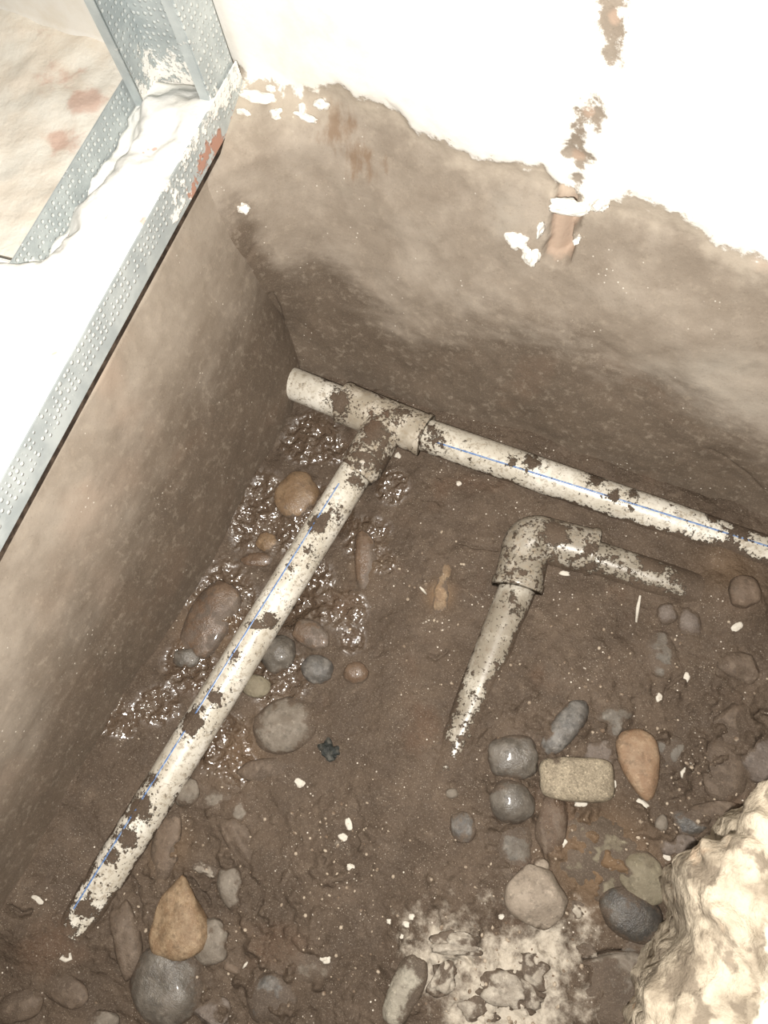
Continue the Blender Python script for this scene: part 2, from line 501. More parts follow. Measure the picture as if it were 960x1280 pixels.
ST = [
    # right-hand group
    ('pebble', 'round grey-green pebble left of the speckled tan block', (641, 946), 31, 28, 0, 'greywet', .35, dict(h=.7, lift=.1)),
    ('stone', 'long dark slate-grey stone slanting above the speckled block', (705, 911), 37, 17, -52, 'slate', .2, dict(h=.8, lift=.3)),
    ('stone', 'grey flat-topped stone above the orange teardrop stone', (763, 900), 27, 24, 40, 'grey', .45, dict(h=.5, lift=.0, facet=.3)),
    ('stone', 'mauve-brown flat stone behind the speckled tan block', (746, 934), 30, 24, 10, 'mauve', .35, dict(h=.5, lift=.05, facet=.35)),
    ('stone', 'speckled tan brick-shaped block among the pebbles', (720, 974), 43, 25, 2, 'speck', .1, dict(h=.85, lift=.35, power=5, rough=.05)),
    ('stone', 'orange-tan teardrop-shaped stone with its point downward', (801, 955), 42, 27, 78, 'orange', .15, dict(h=.6, lift=.35, taper=.55, power=2.4, rough=.05)),
    ('pebble', 'shiny wet dark pebble left below the speckled block', (640, 1002), 27, 25, 40, 'greywet', .3, dict(h=.8, lift=.3, rough=.07)),
    ('stone', 'mud-smeared grey oval stone with a dark crack beside it', (640, 1062), 24, 35, 5, 'grey', .6, dict(h=.55, lift=.05)),
    ('stone', 'narrow muddy stone below the speckled tan block', (690, 1028), 33, 17, 100, 'brown', .5, dict(h=.6, lift=.1)),
    ('stone', 'smooth pale beige rounded stone with flat sides', (670, 1120), 36, 32, 25, 'beige', .05, dict(h=.7, lift=.35, power=3.2, rough=.05, facet=.12)),
    ('pebble', 'tiny beige pebble just above the pale rounded stone', (677, 1082), 10, 8, 30, 'beige', .2, dict(h=.7, lift=.3, sub=3)),
    ('stone', 'broad orange-brown boulder sunk in the mud, only its back showing', (752, 1072), 60, 46, 25, 'olive', .75, dict(h=.35, lift=-.15)),
    ('stone', 'yellowish-olive stone behind the blackish oval stone', (806, 1098), 24, 34, -25, 'olive', .3, dict(h=.5, lift=.1)),
    ('stone', 'blackish oval stone with a tan lower patch', (789, 1144), 38, 27, 25, 'dark', .48, dict(h=.75, lift=.35, rough=.06)),
    ('stone', 'angular grey stone under the blackish oval one', (806, 1180), 28, 18, -15, 'grey', .3, dict(h=.5, lift=.1, facet=.3)),
    ('stone', 'wide flat dusty slab of stone at the lower right', (765, 1238), 66, 42, -8, 'pale', .55, dict(h=.35, lift=.1, power=3)),
    ('stone', 'mud-coated brown stone left of the stone at the right edge', (905, 962), 26, 34, 10, 'brown', .6, dict(h=.55, lift=.1)),
    ('stone', 'rounded tan-brown stone cut off by the right edge', (951, 948), 24, 28, 0, 'mauve', .3, dict(h=.7, lift=.25, power=2.8)),
    ('stone', 'mud-coated angular stone with a sharp right edge', (920, 905), 28, 25, -20, 'brown', .6, dict(h=.55, lift=.1, facet=.4)),
    ('stone', 'grey muddy stone right of the orange teardrop stone', (842, 940), 22, 20, 0, 'grey', .8, dict(h=.5, lift=-.05)),
    ('pebble', 'small grey-white pebble below the bent white sliver', (827, 1030), 8, 10, 20, 'pale', .1, dict(h=.7, lift=.4, sub=3)),
    ('stone', 'dark rubbly stone left of the broken concrete edge', (862, 1028), 22, 16, 0, 'dark', .5, dict(h=.6, lift=.1, facet=.3)),
    ('stone', 'small brown-grey stone tucked against the concrete edge', (846, 1056), 21, 12, -5, 'mauve', .4, dict(h=.6, lift=.1)),
    ('stone', 'red-brown sliver of stone against the concrete edge', (834, 1110), 22, 8, 85, 'redbr', .2, dict(h=.9, lift=.3)),
    ('stone', 'flat brown clod beside the concrete edge', (890, 1018), 32, 14, -8, 'brown', .6, dict(h=.5, lift=.1)),
    # middle and left
    ('stone', 'large grey-brown oval stone with a pale patch beside the slanting pipe', (359, 908), 39, 31, -8, 'pale', .42, dict(h=.65, lift=.2)),
    ('pebble', 'pale brown pebble touching the slanting pipe low down', (234, 992), 13, 17, 15, 'pale', .4, dict(h=.8, lift=.2)),
    ('stone', 'pale muddy stone right of the pebble touching the pipe', (272, 1002), 22, 17, 20, 'pale', .6, dict(h=.5, lift=.0)),
    ('pebble', 'pale upright oval pebble above the long muddy sliver', (298, 1014), 18, 11, 75, 'pale', .42, dict(h=.8, lift=.1)),
    ('stone', 'long muddy sliver of stone slanting right of the pipe', (299, 1050), 37, 15, 60, 'brown', .5, dict(h=.6, lift=.1, facet=.2)),
    ('stone', 'reddish muddy elongated stone beside the lower pipe', (208, 1056), 40, 15, 100, 'redbr', .5, dict(h=.6, lift=.0)),
    ('pebble', 'pale grey-brown oval pebble right of the ochre rock', (288, 1109), 24, 15, 80, 'pale', .38, dict(h=.7, lift=.2)),
    ('stone', 'ochre triangular rock with its point upward', (222, 1148), 46, 40, -88, 'ochre', .15, dict(h=.55, lift=.3, taper=.72, power=2.8, rough=.09, facet=.15)),
    ('stone', 'flat grey-brown stone overlapping the ochre rock', (262, 1178), 27, 21, 85, 'pale', .35, dict(h=.5, lift=.4)),
    ('stone', 'big smooth wet grey boulder below the ochre rock', (209, 1232), 46, 38, 70, 'greywet', .38, dict(h=.75, lift=.25)),
    ('stone', 'angular mauve stone at the bottom edge', (266, 1266), 24, 22, 20, 'mauve', .3, dict(h=.7, lift=.2, facet=.4)),
    ('stone', 'dark grey-green sunken stone at the bottom', (341, 1249), 26, 30, 0, 'slate', .75, dict(h=.5, lift=.0)),
    ('stone', 'pale muddy flat stone right of the grey-green one', (390, 1200), 34, 24, -20, 'pale', .85, dict(h=.4, lift=.0)),
    ('stone', 'long ridge-shaped muddy stone below the pipe end', (156, 1172), 52, 15, 78, 'brown', .55, dict(h=.8, lift=.1, facet=.2)),
    ('stone', 'tan stone peeping in at the bottom left edge', (120, 1278), 24, 14, 0, 'pale', .45, dict(h=.7, lift=.1)),
    ('stone', 'small reddish wedge of stone right of the grey boulder', (290, 1210), 20, 9, 25, 'redbr', .4, dict(h=.7, lift=.2, facet=.3)),
    ('stone', 'flat muddy stone below the large grey-brown oval one', (335, 962), 34, 13, -5, 'brown', .6, dict(h=.6, lift=.0)),
    ('stone', 'muddy lump in the lower left corner', (75, 1235), 30, 18, 30, 'brown', .65, dict(h=.5, lift=.1)),
    ('stone', 'mud-brown lump at the far lower left edge', (22, 1258), 26, 18, -20, 'brown', .6, dict(h=.6, lift=.1)),
    # wet hollow
    ('stone', 'amber wet stone in the slop near the tee', (370, 618), 25, 26, 60, 'amber', .05, dict(h=.5, lift=.05)),
    ('pebble', 'small yellow-tan wet stone left of the slanting pipe', (336, 679), 17, 12, 30, 'amber', .1, dict(h=.6, lift=.1)),
    ('stone', 'dark smooth wet lump under the yellow-tan stone', (322, 700), 19, 9, 0, 'brownwet', .2, dict(h=.7, lift=.1)),
    ('stone', 'large red-brown wet stone along the left wall foot', (262, 772), 44, 24, -62, 'brownwet', .65, dict(h=.45, lift=.0)),
    ('pebble', 'grey pebble tucked under the right of the slanting pipe', (347, 816), 20, 21, 0, 'greywet', .1, dict(h=.8, lift=.4)),
    ('pebble', 'round dark grey pebble right of the slanting pipe', (395, 837), 19, 17, 20, 'slate', .15, dict(h=.7, lift=.3)),
    ('pebble', 'small brown wet pebble right of the dark round one', (445, 841), 14, 13, 0, 'brownwet', .2, dict(h=.8, lift=.3)),
    ('stone', 'flat yellowish wet stone below the grey pebble by the pipe', (318, 857), 17, 13, 15, 'olive', .2, dict(h=.5, lift=.1)),
    ('stone', 'brown wet stone above the dark round pebble', (389, 793), 22, 15, 30, 'brownwet', .55, dict(h=.5, lift=.1)),
    ('stone', 'long brown wet stone right of the tee branch', (457, 703), 38, 13, 84, 'brownwet', .4, dict(h=.7, lift=.2)),
    ('stone', 'grey wet lump at the foot of the left wall', (232, 822), 14, 11, 0, 'greywet', .3, dict(h=.7, lift=.2)),
    ('stone', 'narrow orange-tan stone between the two pipes', (552, 742), 38, 11, 100, 'ochre', .5, dict(h=.6, lift=-.1)),
    ('pebble', 'tiny pale pebble at the end of the sinking pipe', (565, 991), 7, 6, 0, 'pale', .2, dict(h=.8, lift=.4, sub=3)),
    ('stone', 'grey muddy pebble below the sinking pipe', (579, 1034), 17, 14, 80, 'slate', .7, dict(h=.6, lift=.1)),
    # right of the elbow
    ('pebble', 'muddy round pebble below the horizontal elbow pipe', (834, 768), 13, 13, 0, 'mauve', .55, dict(h=.8, lift=.1)),
    ('pebble', 'muddy upright pebble at lower right of the elbow pipe', (862, 780), 20, 15, 80, 'mauve', .5, dict(h=.7, lift=.1)),
    ('stone', 'flat grey muddy stone below the pebbles at the elbow pipe', (827, 818), 26, 18, 70, 'grey', .8, dict(h=.45, lift=.0)),
    ('stone', 'reddish muddy lump at the buried end of the elbow pipe', (930, 739), 18, 18, 0, 'redbr', .45, dict(h=.8, lift=.2)),
    ('stone', 'muddy sunken stone near the right edge below the elbow pipe', (925, 835), 26, 18, 20, 'brown', .65, dict(h=.45, lift=.1, facet=.3)),
    ('stone', 'pale greenish smooth finger-shaped stone in the plaster rubble', (506, 1240), 42, 19, -66, 'greenish', .45, dict(h=.6, lift=.2)),
]


def build_floor():
    x = np.arange(-.07, .66, .00125); y = np.arange(-.72, .12, .00125)
    X, Y = np.meshgrid(x, y, indexing='ij')
    P2 = np.stack([X.ravel(), Y.ravel()], 1)
    Z = np.empty(len(P2))
    for i in range(0, len(P2), 40000):
        Z[i:i + 40000] = mud_level(P2[i:i + 40000])
    P3 = np.column_stack([P2, np.zeros(len(P2))])
    wet = np.zeros(len(P2))
    for px, r in [((385, 545), 40), ((330, 640), 55), ((280, 745), 50), ((235, 830), 42), ((400, 640), 45), ((370, 740), 55), ((345, 850), 45),
                  ((460, 670), 36), ((490, 610), 26), ((280, 930), 40), ((430, 760), 30), ((300, 960), 25), ((480, 700), 22), ((160, 900), 25), ((200, 880), 30), ((420, 560), 20), ((440, 800), 20)]:
        wet = np.maximum(wet, blob(P2, px, r) * 1.25)
    wn = fbm(P3, .03, 4, 5)
    wet = sstep(.42, .78, wet + .16 * wn)
    # lumps
    Z += .0028 * fbm(P3, .055, 3, 1) + .0013 * fbm(P3, .016, 3, 9)
    grain = fbm(P3, .006, 2, 31)
    Z += (1 - .6 * wet) * .00055 * grain
    # wet slop: rounded blobs and little pits
    lump = 1 - np.abs(fbm(P3, .014, 2, 77))
    Z += wet * (.0030 * (lump - .55) + .0017 * noise(P3, .0065, 78) + .0009 * noise(P3, .0034, 79))
    # small clods where the rubble lies
    rub = np.zeros(len(P2))
    for px, r in [((700, 1000), 150), ((860, 950), 120), ((250, 1130), 130), ((600, 1200), 130), ((330, 1230), 120), ((820, 1080), 110), ((430, 1060), 60)]:
        rub = np.maximum(rub, blob(P2, px, r))
    cl = np.maximum(0, fbm(P3, .012, 3, 51) - .15)
    Z += rub * (.0080 * cl + .0015 * fbm(P3, .006, 2, 52))
    foot = left_x(P2[:, 1], np.zeros(len(P2)))
    Z += .015 * np.exp(-np.maximum(P2[:, 0] - foot, 0) / .018) * sstep(-.24, -.36, P2[:, 1])
    Z += .004 * np.exp(-np.maximum(P2[:, 0] - foot, 0) / .006)
    Z += .017 * blob(P2, (60, 1148), 32) + .006 * blob(P2, (105, 1195), 26)
    Z += .011 * blob(P2, (885, 748), 26) + .010 * blob(P2, (925, 765), 30)
    # mud lapping up around the sunken stones
    jag = 1 + .55 * fbm(P3, .012, 2, 88)
    for _n, _l, px, a, b, ang, pal, mud, kw in ST:
        k = math.radians(ang); c = unp(px, -.004)[:2]
        e = unp((px[0] + math.cos(k), px[1] + math.sin(k)), -.004)[:2] - c
        u = e / np.linalg.norm(e); sc = np.linalg.norm(e)
        q = P2 - c
        dd = np.sqrt(((q @ u) / (a * sc)) ** 2 + ((q @ np.array([-u[1], u[0]])) / (b * sc)) ** 2)
        amt = (.16 + .30 * mud) * kw.get('h', .6) * min(a, b) * sc
        near = dd < 3
        Z[near] += amt * jag[near] * np.exp(-(np.maximum(dd[near] - .55, 0) / .75) ** 2)
    # cracks and grooves in the mud
    cr = 0
    for pts, dep, wd in [([(668, 1022), (678, 1040), (681, 1062), (683, 1078)], .008, .0016), ([(728, 1196), (760, 1188), (790, 1190), (806, 1198)], .009, .002),
                         ([(573, 680), (600, 685), (622, 688)], .004, .0013), ([(535, 820), (545, 824), (560, 814)], .004, .0015),
                         ([(240, 1098), (255, 1118), (262, 1130)], .006, .0016), ([(168, 1100), (178, 1130), (182, 1155)], .006, .0015),
                         ([(46, 1128), (58, 1136), (66, 1133)], .008, .0022), ([(935, 900), (945, 890), (958, 893)], .007, .0022),
                         ([(895, 822), (915, 850), (935, 852)], .004, .0015), ([(558, 1188), (575, 1190), (590, 1198)], .006, .0016),
                         ([(143, 1195), (152, 1205), (156, 1215)], .005, .0016), ([(528, 625), (545, 627), (553, 633)], .0035, .0013),
                         ([(845, 850), (830, 862), (825, 880)], .003, .0014), ([(330, 1115), (325, 1140), (338, 1150)], .004, .0014)]:
        d = seg_dist(P2 + .0012 * np.stack([noise(P3, .01, 3), noise(P3, .01, 4)], 1), px_poly(pts))
        Z -= dep * np.exp(-(d / wd) ** 2)
    # mud squeezed up against the pipes, trench along the left wall foot
    dust = np.zeros(len(P2))
    for px, r, a in [((560, 1190), 64, .74), ((640, 1235), 80, .92), ((680, 1185), 54, .74), ((530, 1165), 45, .5), ((735, 1160), 34, .5), ((600, 1255), 65, .75), ((740, 1250), 60, .45), ((520, 1220), 45, .4), ((430, 1050), 30, .30),
                     ((515, 1150), 35, .4), ((850, 960), 25, .25), ((720, 1140), 26, .55), ((760, 1240), 60, .3), ((620, 1130), 60, .35)]:
        dust = np.maximum(dust, a * blob(P2, px, r))
    Z += .004 * dust * np.maximum(0, fbm(P3, .01, 3, 61) + .3)
    tint = np.zeros(len(P2))
    for px, r, a in [((750, 1075), 55, .8), ((550, 745), 16, .9), ((262, 780), 32, .7), ((215, 1060), 25, .4), ((456, 705), 16, .5), ((905, 720), 40, .35), ((300, 940), 30, .5)]:
        tint = np.maximum(tint, a * blob(P2, px, r))
    V = np.column_stack([P2, Z])
    o = mesh_obj('floor', V, grid_faces(len(x), len(y)), M_FLOOR, attrs={'wet': wet, 'dust': dust, 'tint': tint})
    tag(o, 'brown muddy bottom of the dug pit, wet beside the slanting pipe', kind='structure')
    return x, y, Z.reshape(len(x), len(y))


FX, FY, FZ = build_floor()


def ground(x, y):
    i = int(np.clip(round((x - FX[0]) / .00125), 0, len(FX) - 1)); j = int(np.clip(round((y - FY[0]) / .00125), 0, len(FY) - 1))
    return float(FZ[i, j])


def ground_px(px):
    z = -.004
    for _ in range(6):
        P = unp(px, z); z = ground(P[0], P[1])
    return unp(px, z)


# ------------------------------------------------------------------ walls


def back_y(x, z):
    foot = .030 + .012 * np.exp(-np.maximum(x, -.03) / .05) * -1.0
    top = .119 - .078 * x
    t = np.clip((z + .02) / (RIM + .02), 0, 1)
    y = foot + (top - foot) * (t ** 0.92)
    # rounded inner corner, filled with earth up to a sloping ledge at rim height
    fill = .085 * sstep(-.01, .20, np.asarray(z, float)) * sstep(.268, .236, np.asarray(z, float))
    y = y - fill * np.exp(-np.maximum(x + .02, 0) / .040) * sstep(-.040, -.016, np.asarray(x, float))
    return y


def back_pt(px):
    return unp_wall(px, lambda a, b: float(back_y(np.float64(a), np.float64(b))))


PAINT_PX = [(280, 60), (312, 88), (345, 94), (372, 108), (398, 120), (418, 106), (445, 122), (475, 130), (500, 148), (522, 164), (546, 170), (572, 186), (600, 198),
            (640, 201), (678, 208), (700, 238), (730, 250), (760, 252), (795, 250), (835, 258), (868, 272), (900, 296), (930, 306), (960, 316), (1010, 338)]
PB = np.array([back_pt(p) for p in PAINT_PX])


def build_back_wall():
    x = np.concatenate([np.arange(-.70, -.16, .01), np.arange(-.16, .60, .0016), np.arange(.60, .72, .01)])
    z = np.concatenate([np.arange(-.06, .47, .0016), np.arange(.47, 1.05, .01)])
    X, Z = np.meshgrid(x, z, indexing='ij'); X = X.ravel(); Z = Z.ravel()
    Y = back_y(X, Z)
    P = np.stack([X, Y, Z], 1)
    paint = Z - np.interp(X, PB[:, 0], PB[:, 2]) + .0065 * fbm(P, .022, 4, 33, .6)
    paint = np.where(X < -.085, .02, paint)

    def g(px, r, ry=None):
        c = back_pt(px)
        a = np.linalg.norm(back_pt((px[0] + 10, px[1] + 3.7)) - c) / 10
        return np.exp(-((X - c[0]) / (r * a)) ** 2 - ((Z - c[2]) / ((ry or r) * a)) ** 2)

    def line(pts, wpx):
        q = [back_pt(p)[[0, 2]] for p in pts]
        d = seg_dist(np.stack([X, Z], 1), q)
        return d / (wpx * .0007)
    # scars broken through the plaster
    for pts, wpx in [([(768, -40), (768, 0), (768, 30)], 11), ([(768, 30), (765, 72)], 5), ([(742, 138), (735, 145)], 10), ([(727, 155), (722, 180)], 5), ([(717, 192), (726, 196)], 11), ([(722, 222), (718, 232)], 3)]:
        d = line(pts, wpx)
        paint = np.minimum(paint, (d - 1) * wpx * .0007 + .0028 * noise(P, .006, 5))
    scar = np.zeros(len(X))
    for pts, wpx in [([(768, -40), (765, 72)], 14), ([(742, 138), (725, 160), (722, 196), (718, 232)], 16)]:
        scar = np.maximum(scar, sstep(1.6, .9, line(pts, wpx)))
    paint = np.where(paint > 0, np.minimum(paint, .02), paint)
    # the groove where a pipe was chased into the wall
    dg = line([(706, 250), (703, 280), (695, 318)], 15) + .35 * fbm(P, .012, 3, 8)
    groove = sstep(1.15, .7, dg)
    pink = groove * .95
    for px, r, a in [((905, 285), 40, .55), ((950, 325), 30, .6), ((800, 262), 25, .4), ((735, 140), 10, .9), ((768, 20), 12, .9), ((722, 196), 12, .9)]:
        pink = np.maximum(pink, a * g(px, r))
    stain = np.zeros(len(X))
    for px, r, ry, a in [((422, 160), 26, 32, .72), ((448, 200), 26, 36, .66), ((478, 212), 16, 24, .45)]:
        stain = np.maximum(stain, a * g(px, r, ry))
    # damp earth: its upper limit wanders along the wall
    DL = [(300, 260), (350, 330), (420, 345), (520, 420), (600, 395), (660, 395), (720, 420), (800, 470), (880, 500), (960, 545)]
    DP = np.array([back_pt(p) for p in DL])
    lim = np.interp(X, DP[:, 0], DP[:, 2]) + .010 * fbm(P, .05, 3, 44)
    damp = sstep(.065, -.075, Z - lim)
    # relief
    earth = sstep(.019, -.012, paint)
    D = earth * (.0042 * fbm(P, .085, 3, 21) + .0006 * fbm(P, .014, 2, 23)) + (1 - earth) * (.0012 * fbm(P, .08, 2, 25))
    D += .0012 * sstep(-.006, .006, paint)                     # plaster stands proud
    D -= .017 * groove * (.6 + .4 * sstep(-.004, .006, X - back_pt((702, 290))[0]))
    for pts, dep, wpx in [([(338, 368), (347, 385), (351, 402), (341, 428), (320, 445)], .0045, 3.0), ([(262, 280), (275, 292), (288, 308)], .003, 2.4), ([(303, 325), (318, 308)], .0025, 2.2),
                          ([(890, 560), (930, 590), (950, 612)], .0018, 2.5)]:
        D -= dep * np.exp(-(line(pts, wpx)) ** 2)
    V = np.stack([X, Y - D, Z], 1)
    o = mesh_obj('wall_back', V, grid_faces(len(x), len(z)), wall_material('back'), attrs={'paint': paint, 'damp': damp, 'stain': stain, 'pink': pink, 'scar': scar})
    tag(o, 'earth face of the pit below a wall of broken white plaster', kind='structure')


build_back_wall()


def left_pt(px):
    d = ROT @ ray(px); a, b = .3, 1.6
    for _ in range(50):
        t = .5 * (a + b); P = CAM + d * t
        if P[0] < float(left_x(np.float64(P[1]), np.float64(P[2]))): b = t
        else: a = t
    return CAM + d * b


def build_left_wall():
    y = np.arange(-.80, .125, .0018); z = np.arange(-.06, RIM - .0005, .0018)
    Yg, Zg = np.meshgrid(y, z, indexing='ij'); Y = Yg.ravel(); Z = Zg.ravel()
    X = left_x(Y, Z)
    P = np.stack([X, Y, Z], 1)
    DL = [(150, 560), (200, 480), (260, 400), (90, 700), (40, 800), (0, 930), (-60, 1050)]
    DP = np.array(sorted([tuple(left_pt(p)) for p in DL], key=lambda q: q[1]))
    lim = np.interp(Y, DP[:, 1], DP[:, 2]) + .012 * fbm(P, .06, 3, 14)
    damp = sstep(.085, -.125, Z - lim)
    D = .0024 * fbm(P, .10, 2, 71) + .0003 * fbm(P, .014, 2, 73)
    D -= .016 * sstep(RIM - .010, RIM - .006, Z)               # earth fallen away right under the channel
    V = np.stack([X + D, Y, Z], 1)
    zero = np.zeros(len(X))
    o = mesh_obj('wall_left', V, grid_faces(len(y), len(z), True), wall_material('left'), attrs={'paint': zero - 1, 'damp': damp, 'stain': zero, 'pink': zero})
    tag(o, 'smooth trowelled earth side of the pit under the metal channel', kind='structure')


build_left_wall()


# broken concrete edge on the near right
def build_slab():
    rim = [(1250, 900), (1080, 925), (990, 950), (960, 978), (945, 990), (937, 1020), (928, 1045), (890, 1042), (868, 1058), (850, 1075), (852, 1105), (855, 1125), (860, 1150), (862, 1175),
           (838, 1200), (822, 1225), (804, 1250), (800, 1290), (780, 1370), (755, 1480), (720, 1640), (680, 1900)]
    q = np.array([unp(p, .262)[:2] for p in rim])
    q = np.vstack([q, [q[-1, 0] + .01, -.60], [q[-1, 0] + .005, -.72]])
    seg = np.r_[0, np.cumsum(np.linalg.norm(np.diff(q, axis=0), axis=1))]
    u = np.arange(0, seg[-1], .0022)
    cx = np.interp(u, seg, q[:, 0]); cy = np.interp(u, seg, q[:, 1])
    kk = np.exp(-.5 * (np.arange(-9, 10) / 2.6) ** 2); kk /= kk.sum()
    pad = lambda a: np.convolve(np.pad(a, 9, mode='edge'), kk, 'valid')
    cx, cy = pad(cx), pad(cy)
    sm = np.exp(-.5 * (np.arange(-60, 61) / 22.) ** 2); sm /= sm.sum()
    tx = np.convolve(np.pad(np.gradient(cx), 60, mode='edge'), sm, 'valid'); ty = np.convolve(np.pad(np.gradient(cy), 60, mode='edge'), sm, 'valid')
    L = np.hypot(tx, ty); nx, ny = -ty / L, tx / L              # away from the pit (to the right of travel -> flip below)
    if (np.mean(nx)) < 0: nx, ny = -nx, -ny
    # profile: (distance away from the pit, height, topness)
    prof = []
    for t in np.linspace(0, 1, 60): prof.append((.060 - .056 * t, -.06 + .29 * t, 0.0))
    for a in np.linspace(0, math.pi / 2, 16)[1:]: prof.append((.024 - .024 * math.cos(a) + .004 - .0, .232 + .030 * math.sin(a), .15 + .2 * a / 1.57))
    for t in np.linspace(0, 1, 60)[1:]: prof.append((.028 + .16 * t ** 1.3, .262 + .010 * t, .24 + .9 * min(1, t * 2.2)))
    prof = np.array(prof)
    U, W = len(u), len(prof)
    X = cx[:, None] + nx[:, None] * prof[None, :, 0]; Y = cy[:, None] + ny[:, None] * prof[None, :, 0]; Z = np.repeat(prof[None, :, 1], U, 0)
    P = np.stack([X.ravel(), Y.ravel(), Z.ravel()], 1)
    d = .006 * fbm(P, .035, 3, 91) + .0060 * (np.abs(fbm(P, .016, 3, 92)) - .4) - .003
    d2 = .014 * fbm(P, .028, 4, 95)
    tp = np.tile(prof[:, 2], U)
    out = sstep(.9, .2, tp)
    N = np.stack([np.repeat(nx, W), np.repeat(ny, W)], 1)
    V = P.copy()
    V[:, :2] -= N * (d * out * .8)[:, None]
    V[:, 2] += (d2 * .6 + d * .35) * sstep(.05, .35, tp)
    o = mesh_obj('wall_right', V, grid_faces(U, W), slab_material(), attrs={'top': tp})
    tag(o, 'jagged broken edge of pale concrete overhanging the near right of the pit', kind='structure')


build_slab()


# earth sides and floor around the rest of the pit
def build_near_sides():
    mat = bpy.data.materials['earth_wall_left']
    z = np.arange(-.06, RIM - .001, .004)

    def face(name, label, p0, p1, lean, flip):
        n = 200
        T, Zg = np.meshgrid(np.linspace(0, 1, n), z, indexing='ij'); T = T.ravel(); Zz = Zg.ravel()
        a = np.array(p0); b = np.array(p1)
        P = np.column_stack([a[0] + (b[0] - a[0]) * T + lean[0] * Zz, a[1] + (b[1] - a[1]) * T + lean[1] * Zz, Zz])
        D = .005 * fbm(P, .08, 3, 66) + .001 * fbm(P, .015, 2, 67)
        P[:, 0] += D * np.sign(lean[0]); P[:, 1] += D * np.sign(lean[1])
        zero = np.zeros(len(P))
        o = mesh_obj(name, P, grid_faces(n, len(z), flip), mat, attrs={'paint': zero - 1, 'damp': sstep(.2, .0, Zz), 'stain': zero, 'pink': zero})
        tag(o, label, kind='structure')
    face('wall_front', 'earth face closing the near end of the pit', (.72, -.665), (-.06, -.665), (0, -.10), False)
    face('wall_side', 'earth face closing the right end of the pit behind the pipe', (.585, .14), (.585, -.70), (.10, 0), False)
    sm = bpy.data.materials['screed'] if 'screed' in bpy.data.materials else screed_material()
    for nm, lab, b in [('floor_near', 'room floor before the near end of the pit', (-.75, 1.05, -1.25, -.690, .20, RIM)), ('floor_side', 'room floor right of the pit', (.612, 1.05, -.690, .075, .20, RIM))]:
        v, f = box(*b)
        o = mesh_obj(nm, v, f, sm, smooth=False)
        tag(o, lab, kind='structure')


build_near_sides()


# floor of the room behind the metal channel
def build_room_floor():
    x = np.arange(-.70, -.09, .006); y = np.arange(-.085, .16, .004)
    X, Y = np.meshgrid(x, y, indexing='ij'); P = np.stack([X.ravel(), Y.ravel(), np.zeros(X.size)], 1)
    Z = .2465 + .0025 * fbm(P, .03, 3, 7)
    pk = np.zeros(len(P))
    for px, r, a in [((105, 125), .018, 1.0), ((75, 170), .022, .8), ((70, 90), .030, .55), ((60, 30), .03, .4)]:
        c = unp(px, .25)
        pk = np.maximum(pk, a * np.exp(-((P[:, 0] - c[0]) ** 2 + (P[:, 1] - c[1]) ** 2) / r ** 2))
    P[:, 2] = Z
    o = mesh_obj('floor_room', P, grid_faces(len(x), len(y)), screed_material(), attrs={'pink': pk})
    tag(o, 'cream screed floor with pinkish stains behind the metal channel', kind='structure')
    s = NT('glazed_tile'); P_ = s.geo()
    c = s.mix(s.mapr(s.noise(20, 3, .5, P_), .45, .75), (0.86, 0.85, 0.80), (0.80, 0.77, 0.70))
    m = s.out(c, .35, s.bump(s.noise(60, 2, .5, P_), .0005, .2), .4)
    bm = bmesh.new()
    v, f = box(-.60, -.0895, -.60, unp((12, 320), .278)[1] - .007, .238, .278)
    vs = [bm.verts.new(p) for p in v]
    for q in f: bm.faces.new([vs[i] for i in q])
    bmesh.ops.recalc_face_normals(bm, faces=bm.faces)
    bmesh.ops.bevel(bm, geom=bm.edges[:], offset=.0025, segments=3, affect='EDGES')
    me = bpy.data.meshes.new('floor_tile'); bm.to_mesh(me); bm.free()
    me.materials.append(m)
    t = bpy.data.objects.new('floor_tile', me); COL.objects.link(t)
    t.rotation_euler[2] = math.radians(4.3)
    t.location = (-.004, .012, 0)
    tag(t, 'white glazed floor tile butting against the metal channel', 'tile')


build_room_floor()


# ------------------------------------------------------------------ metal channel and stud
ANG = math.atan(-.075)                      # channel runs along local y, slightly turned


def strip(name, parent, A, B, C_, D_, nu, nv, thick, attrf, mat=M_METAL):
    """plate A-B (u) x A-D (v) with thickness, in channel coordinates"""
    A, B, C_, D_ = map(np.array, (A, B, C_, D_))
    n = np.cross(B - A, D_ - A); n = n / np.linalg.norm(n)
    V = []; u_, v_ = [], []
    for s_ in (0, 1):
        for i in range(nu):
            for j in range(nv):
                a, b = i / (nu - 1), j / (nv - 1)
                p = (A * (1 - a) + B * a) * (1 - b) + (D_ * (1 - a) + C_ * a) * b
                V.append(p + n * thick * s_)
                u_.append(a * np.linalg.norm(B - A)); v_.append(b * np.linalg.norm(D_ - A))
    V = np.array(V)
    g1 = grid_faces(nu, nv).tolist(); k = nu * nv
    fs = [f[::-1] for f in g1] + [[q + k for q in f] for f in g1]
    ring = [i * nv for i in range(nu)] + [(nu - 1) * nv + j for j in range(1, nv)] + [i * nv + nv - 1 for i in range(nu - 2, -1, -1)] + [j for j in range(nv - 2, 0, -1)]
    for a, b in zip(ring, ring[1:] + ring[:1]): fs.append([a, b, b + k, a + k])
    c, s_ = math.cos(ANG), math.sin(ANG)
    W = V.copy()
    W[:, 0] = -.0125 + V[:, 0] * math.cos(-ANG) + V[:, 1] * math.sin(ANG)
    W[:, 1] = V[:, 1] * math.cos(-ANG) - V[:, 0] * math.sin(ANG)
    at = {'u': np.array(u_), 'v': np.array(v_)}
    at.update(attrf(V))
    return mesh_obj(name, W, fs, mat, parent, attrs=at, smooth=False)


TW = .078
track = empty('metal_track', (-.05, -.30, RIM))
tag(track, 'galvanised metal floor channel with dimpled flanges along the pit rim', 'channel')


